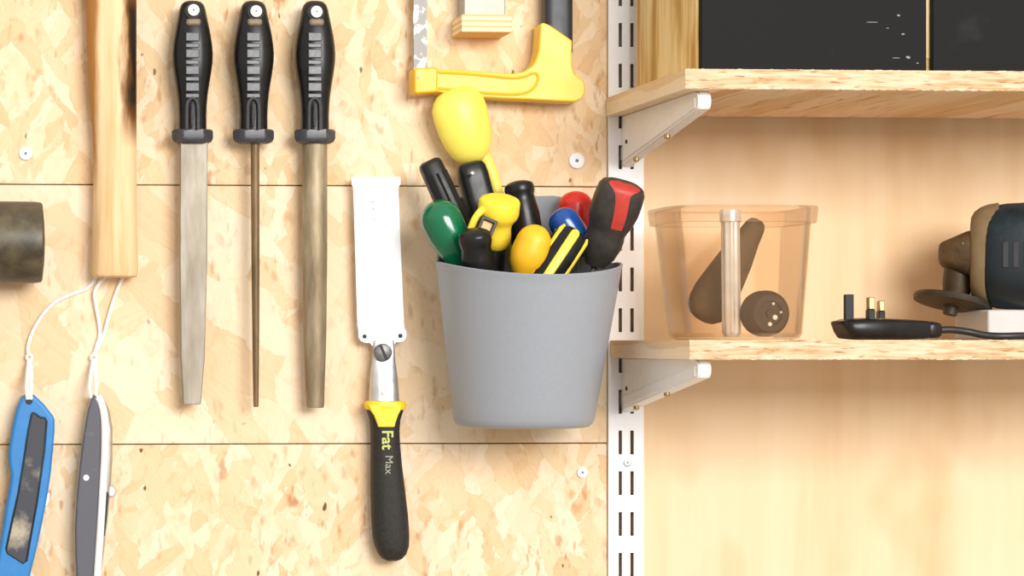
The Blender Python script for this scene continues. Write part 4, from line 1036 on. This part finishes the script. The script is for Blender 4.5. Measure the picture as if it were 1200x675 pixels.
# black ringed handle behind the oval
r, h, a, b, s = tool('screwdriver', 'black ringed handle standing upright in the middle of the bucket', 'screwdriver', (607, 211.5, .046), (623, 312, .048), (634, 385, .050), roundtop(17, .07, [(.10, 17.6), (.14, 17.2), (.18, 15.8), (.24, 16.8), (.4, 18.8), (.8, 19), (.95, 15), (1, 11)]), 'black_plastic')
# amber oval
r, h, a, b, s = tool('awl', 'small amber yellow oval handle at the front rim of the bucket', 'awl', (632, 264, .106), (609, 330, .100), (586, 410, .090), roundtop(20.5, .32, [(.42, 21.5), (.55, 21.5), (.66, 20), (.76, 17), (.86, 12), (.93, 8), (1, 5)]), 'yellow_orange')
# striped handle
r, h, a, b, s = tool('screwdriver', 'yellow and black striped handle leaning at the front right of the bucket', 'screwdriver', (675, 270, .098), (630, 338, .104), (596, 392, .106), roundtop(20, .12, [(.2, 21), (.5, 21.5), (.85, 20.5), (1, 12)]), 'black_plastic')
ax = (b - a).normalized(); y = Vector((0, -1, 0)); y = (y - ax * y.dot(ax)).normalized(); x = y.cross(ax).normalized(); L = (b - a).length
for k, (ang, w) in enumerate(((-62, 3.2), (-8, 5.4), (52, 3.4), (112, 4), (172, 4), (232, 4))):
    q = math.radians(ang); rad_ = x * math.sin(q) * 20.5 * s + y * math.cos(q) * 20.5 * s
    tang = (x * math.cos(q) - y * math.sin(q)); nor = rad_.normalized()
    bm = bmesh.new(); rings = []
    for t, kk in ((.055, .35), (.075, .8), (.12, 1), (.5, 1), (.86, .95), (.9, .5)):
        rings.append(sellipse(a + ax * (L * t) + rad_ * (.94 if t < .1 else 1.0), tang, nor, w * s * kk, 1.8 * s * kk, 12, 2.4))
    loft(bm, rings); part('stripe', bm, M['yellow_band'], h, label='yellow stripe')
# blue and red ends
r, h, a, b, s = tool('screwdriver', 'blue round-ended handle in the bucket just in front of the red one', 'screwdriver', (652, 246, .062), (686, 298, .066), (703, 324, .068), roundtop(18.5, .28, [(.4, 18.5), (.6, 18), (.8, 14), (1, 9)]), 'blue_cap')
r, h, a, b, s = tool('screwdriver', 'bright red round-ended handle at the back of the bucket', 'screwdriver', (674, 224, .030), (676, 296, .034), (662, 420, .044), roundtop(20.5, .25, [(.4, 20.5), (.7, 18), (1, 9)]), 'red_cap')
# big charcoal and red screwdriver
r, h, a, b, s = tool('screwdriver', 'large charcoal screwdriver handle with a red stripe at the right rim', 'screwdriver', (732, 213, .098), (697, 310, .072), (655, 425, .050), [(0, .3), (.004, 10), (.015, 18), (.04, 24), (.09, 27), (.2, 28), (.34, 28), (.46, 26), (.54, 23), (.60, 21.5), (.66, 22.5), (.74, 22.5), (.88, 19), (1, 12)], 'grey_rubber', 0.82, 2.6)
ax = (b - a).normalized(); y = Vector((0, -1, 0)); y = (y - ax * y.dot(ax)).normalized(); x = y.cross(ax).normalized(); L = (b - a).length
def red_inlay():
    prof = [(-.001, 8, 26, -.1), (.012, 17, 25, -.1), (.025, 21.5, 21, -.12), (.04, 24, 15, -.14), (.06, 26, 10, -.14), (.09, 27, 7, -.1), (.13, 27.5, 6, -.06), (.2, 28, 5.4, .0), (.34, 28, 5.2, .08), (.46, 26, 5.2, .14), (.5, 24.5, 5, .16)]
    bm = bmesh.new(); rings = []
    for t, q, hw, cang in prof:
        row_o, row_i = [], []
        span = min(1.2, hw / max(q, 6))
        for j in range(9):
            an = cang + span * (j / 4 - 1)
            dirv = x * (math.copysign(abs(math.sin(an)) ** (2/2.6), math.sin(an))) + y * (.82 * math.copysign(abs(math.cos(an)) ** (2/2.6), math.cos(an)))
            row_o.append(a + ax * (L * t) + dirv * ((q + .7) * s * (1 if t < .45 else .98))); row_i.append(a + ax * (L * t) + dirv * ((q - 1.5) * s))
        rings.append(row_o + row_i[::-1])
    loft(bm, rings); part('red_inlay', bm, M['red_inlay'], h, label='red stripe running down from the red end')
red_inlay()
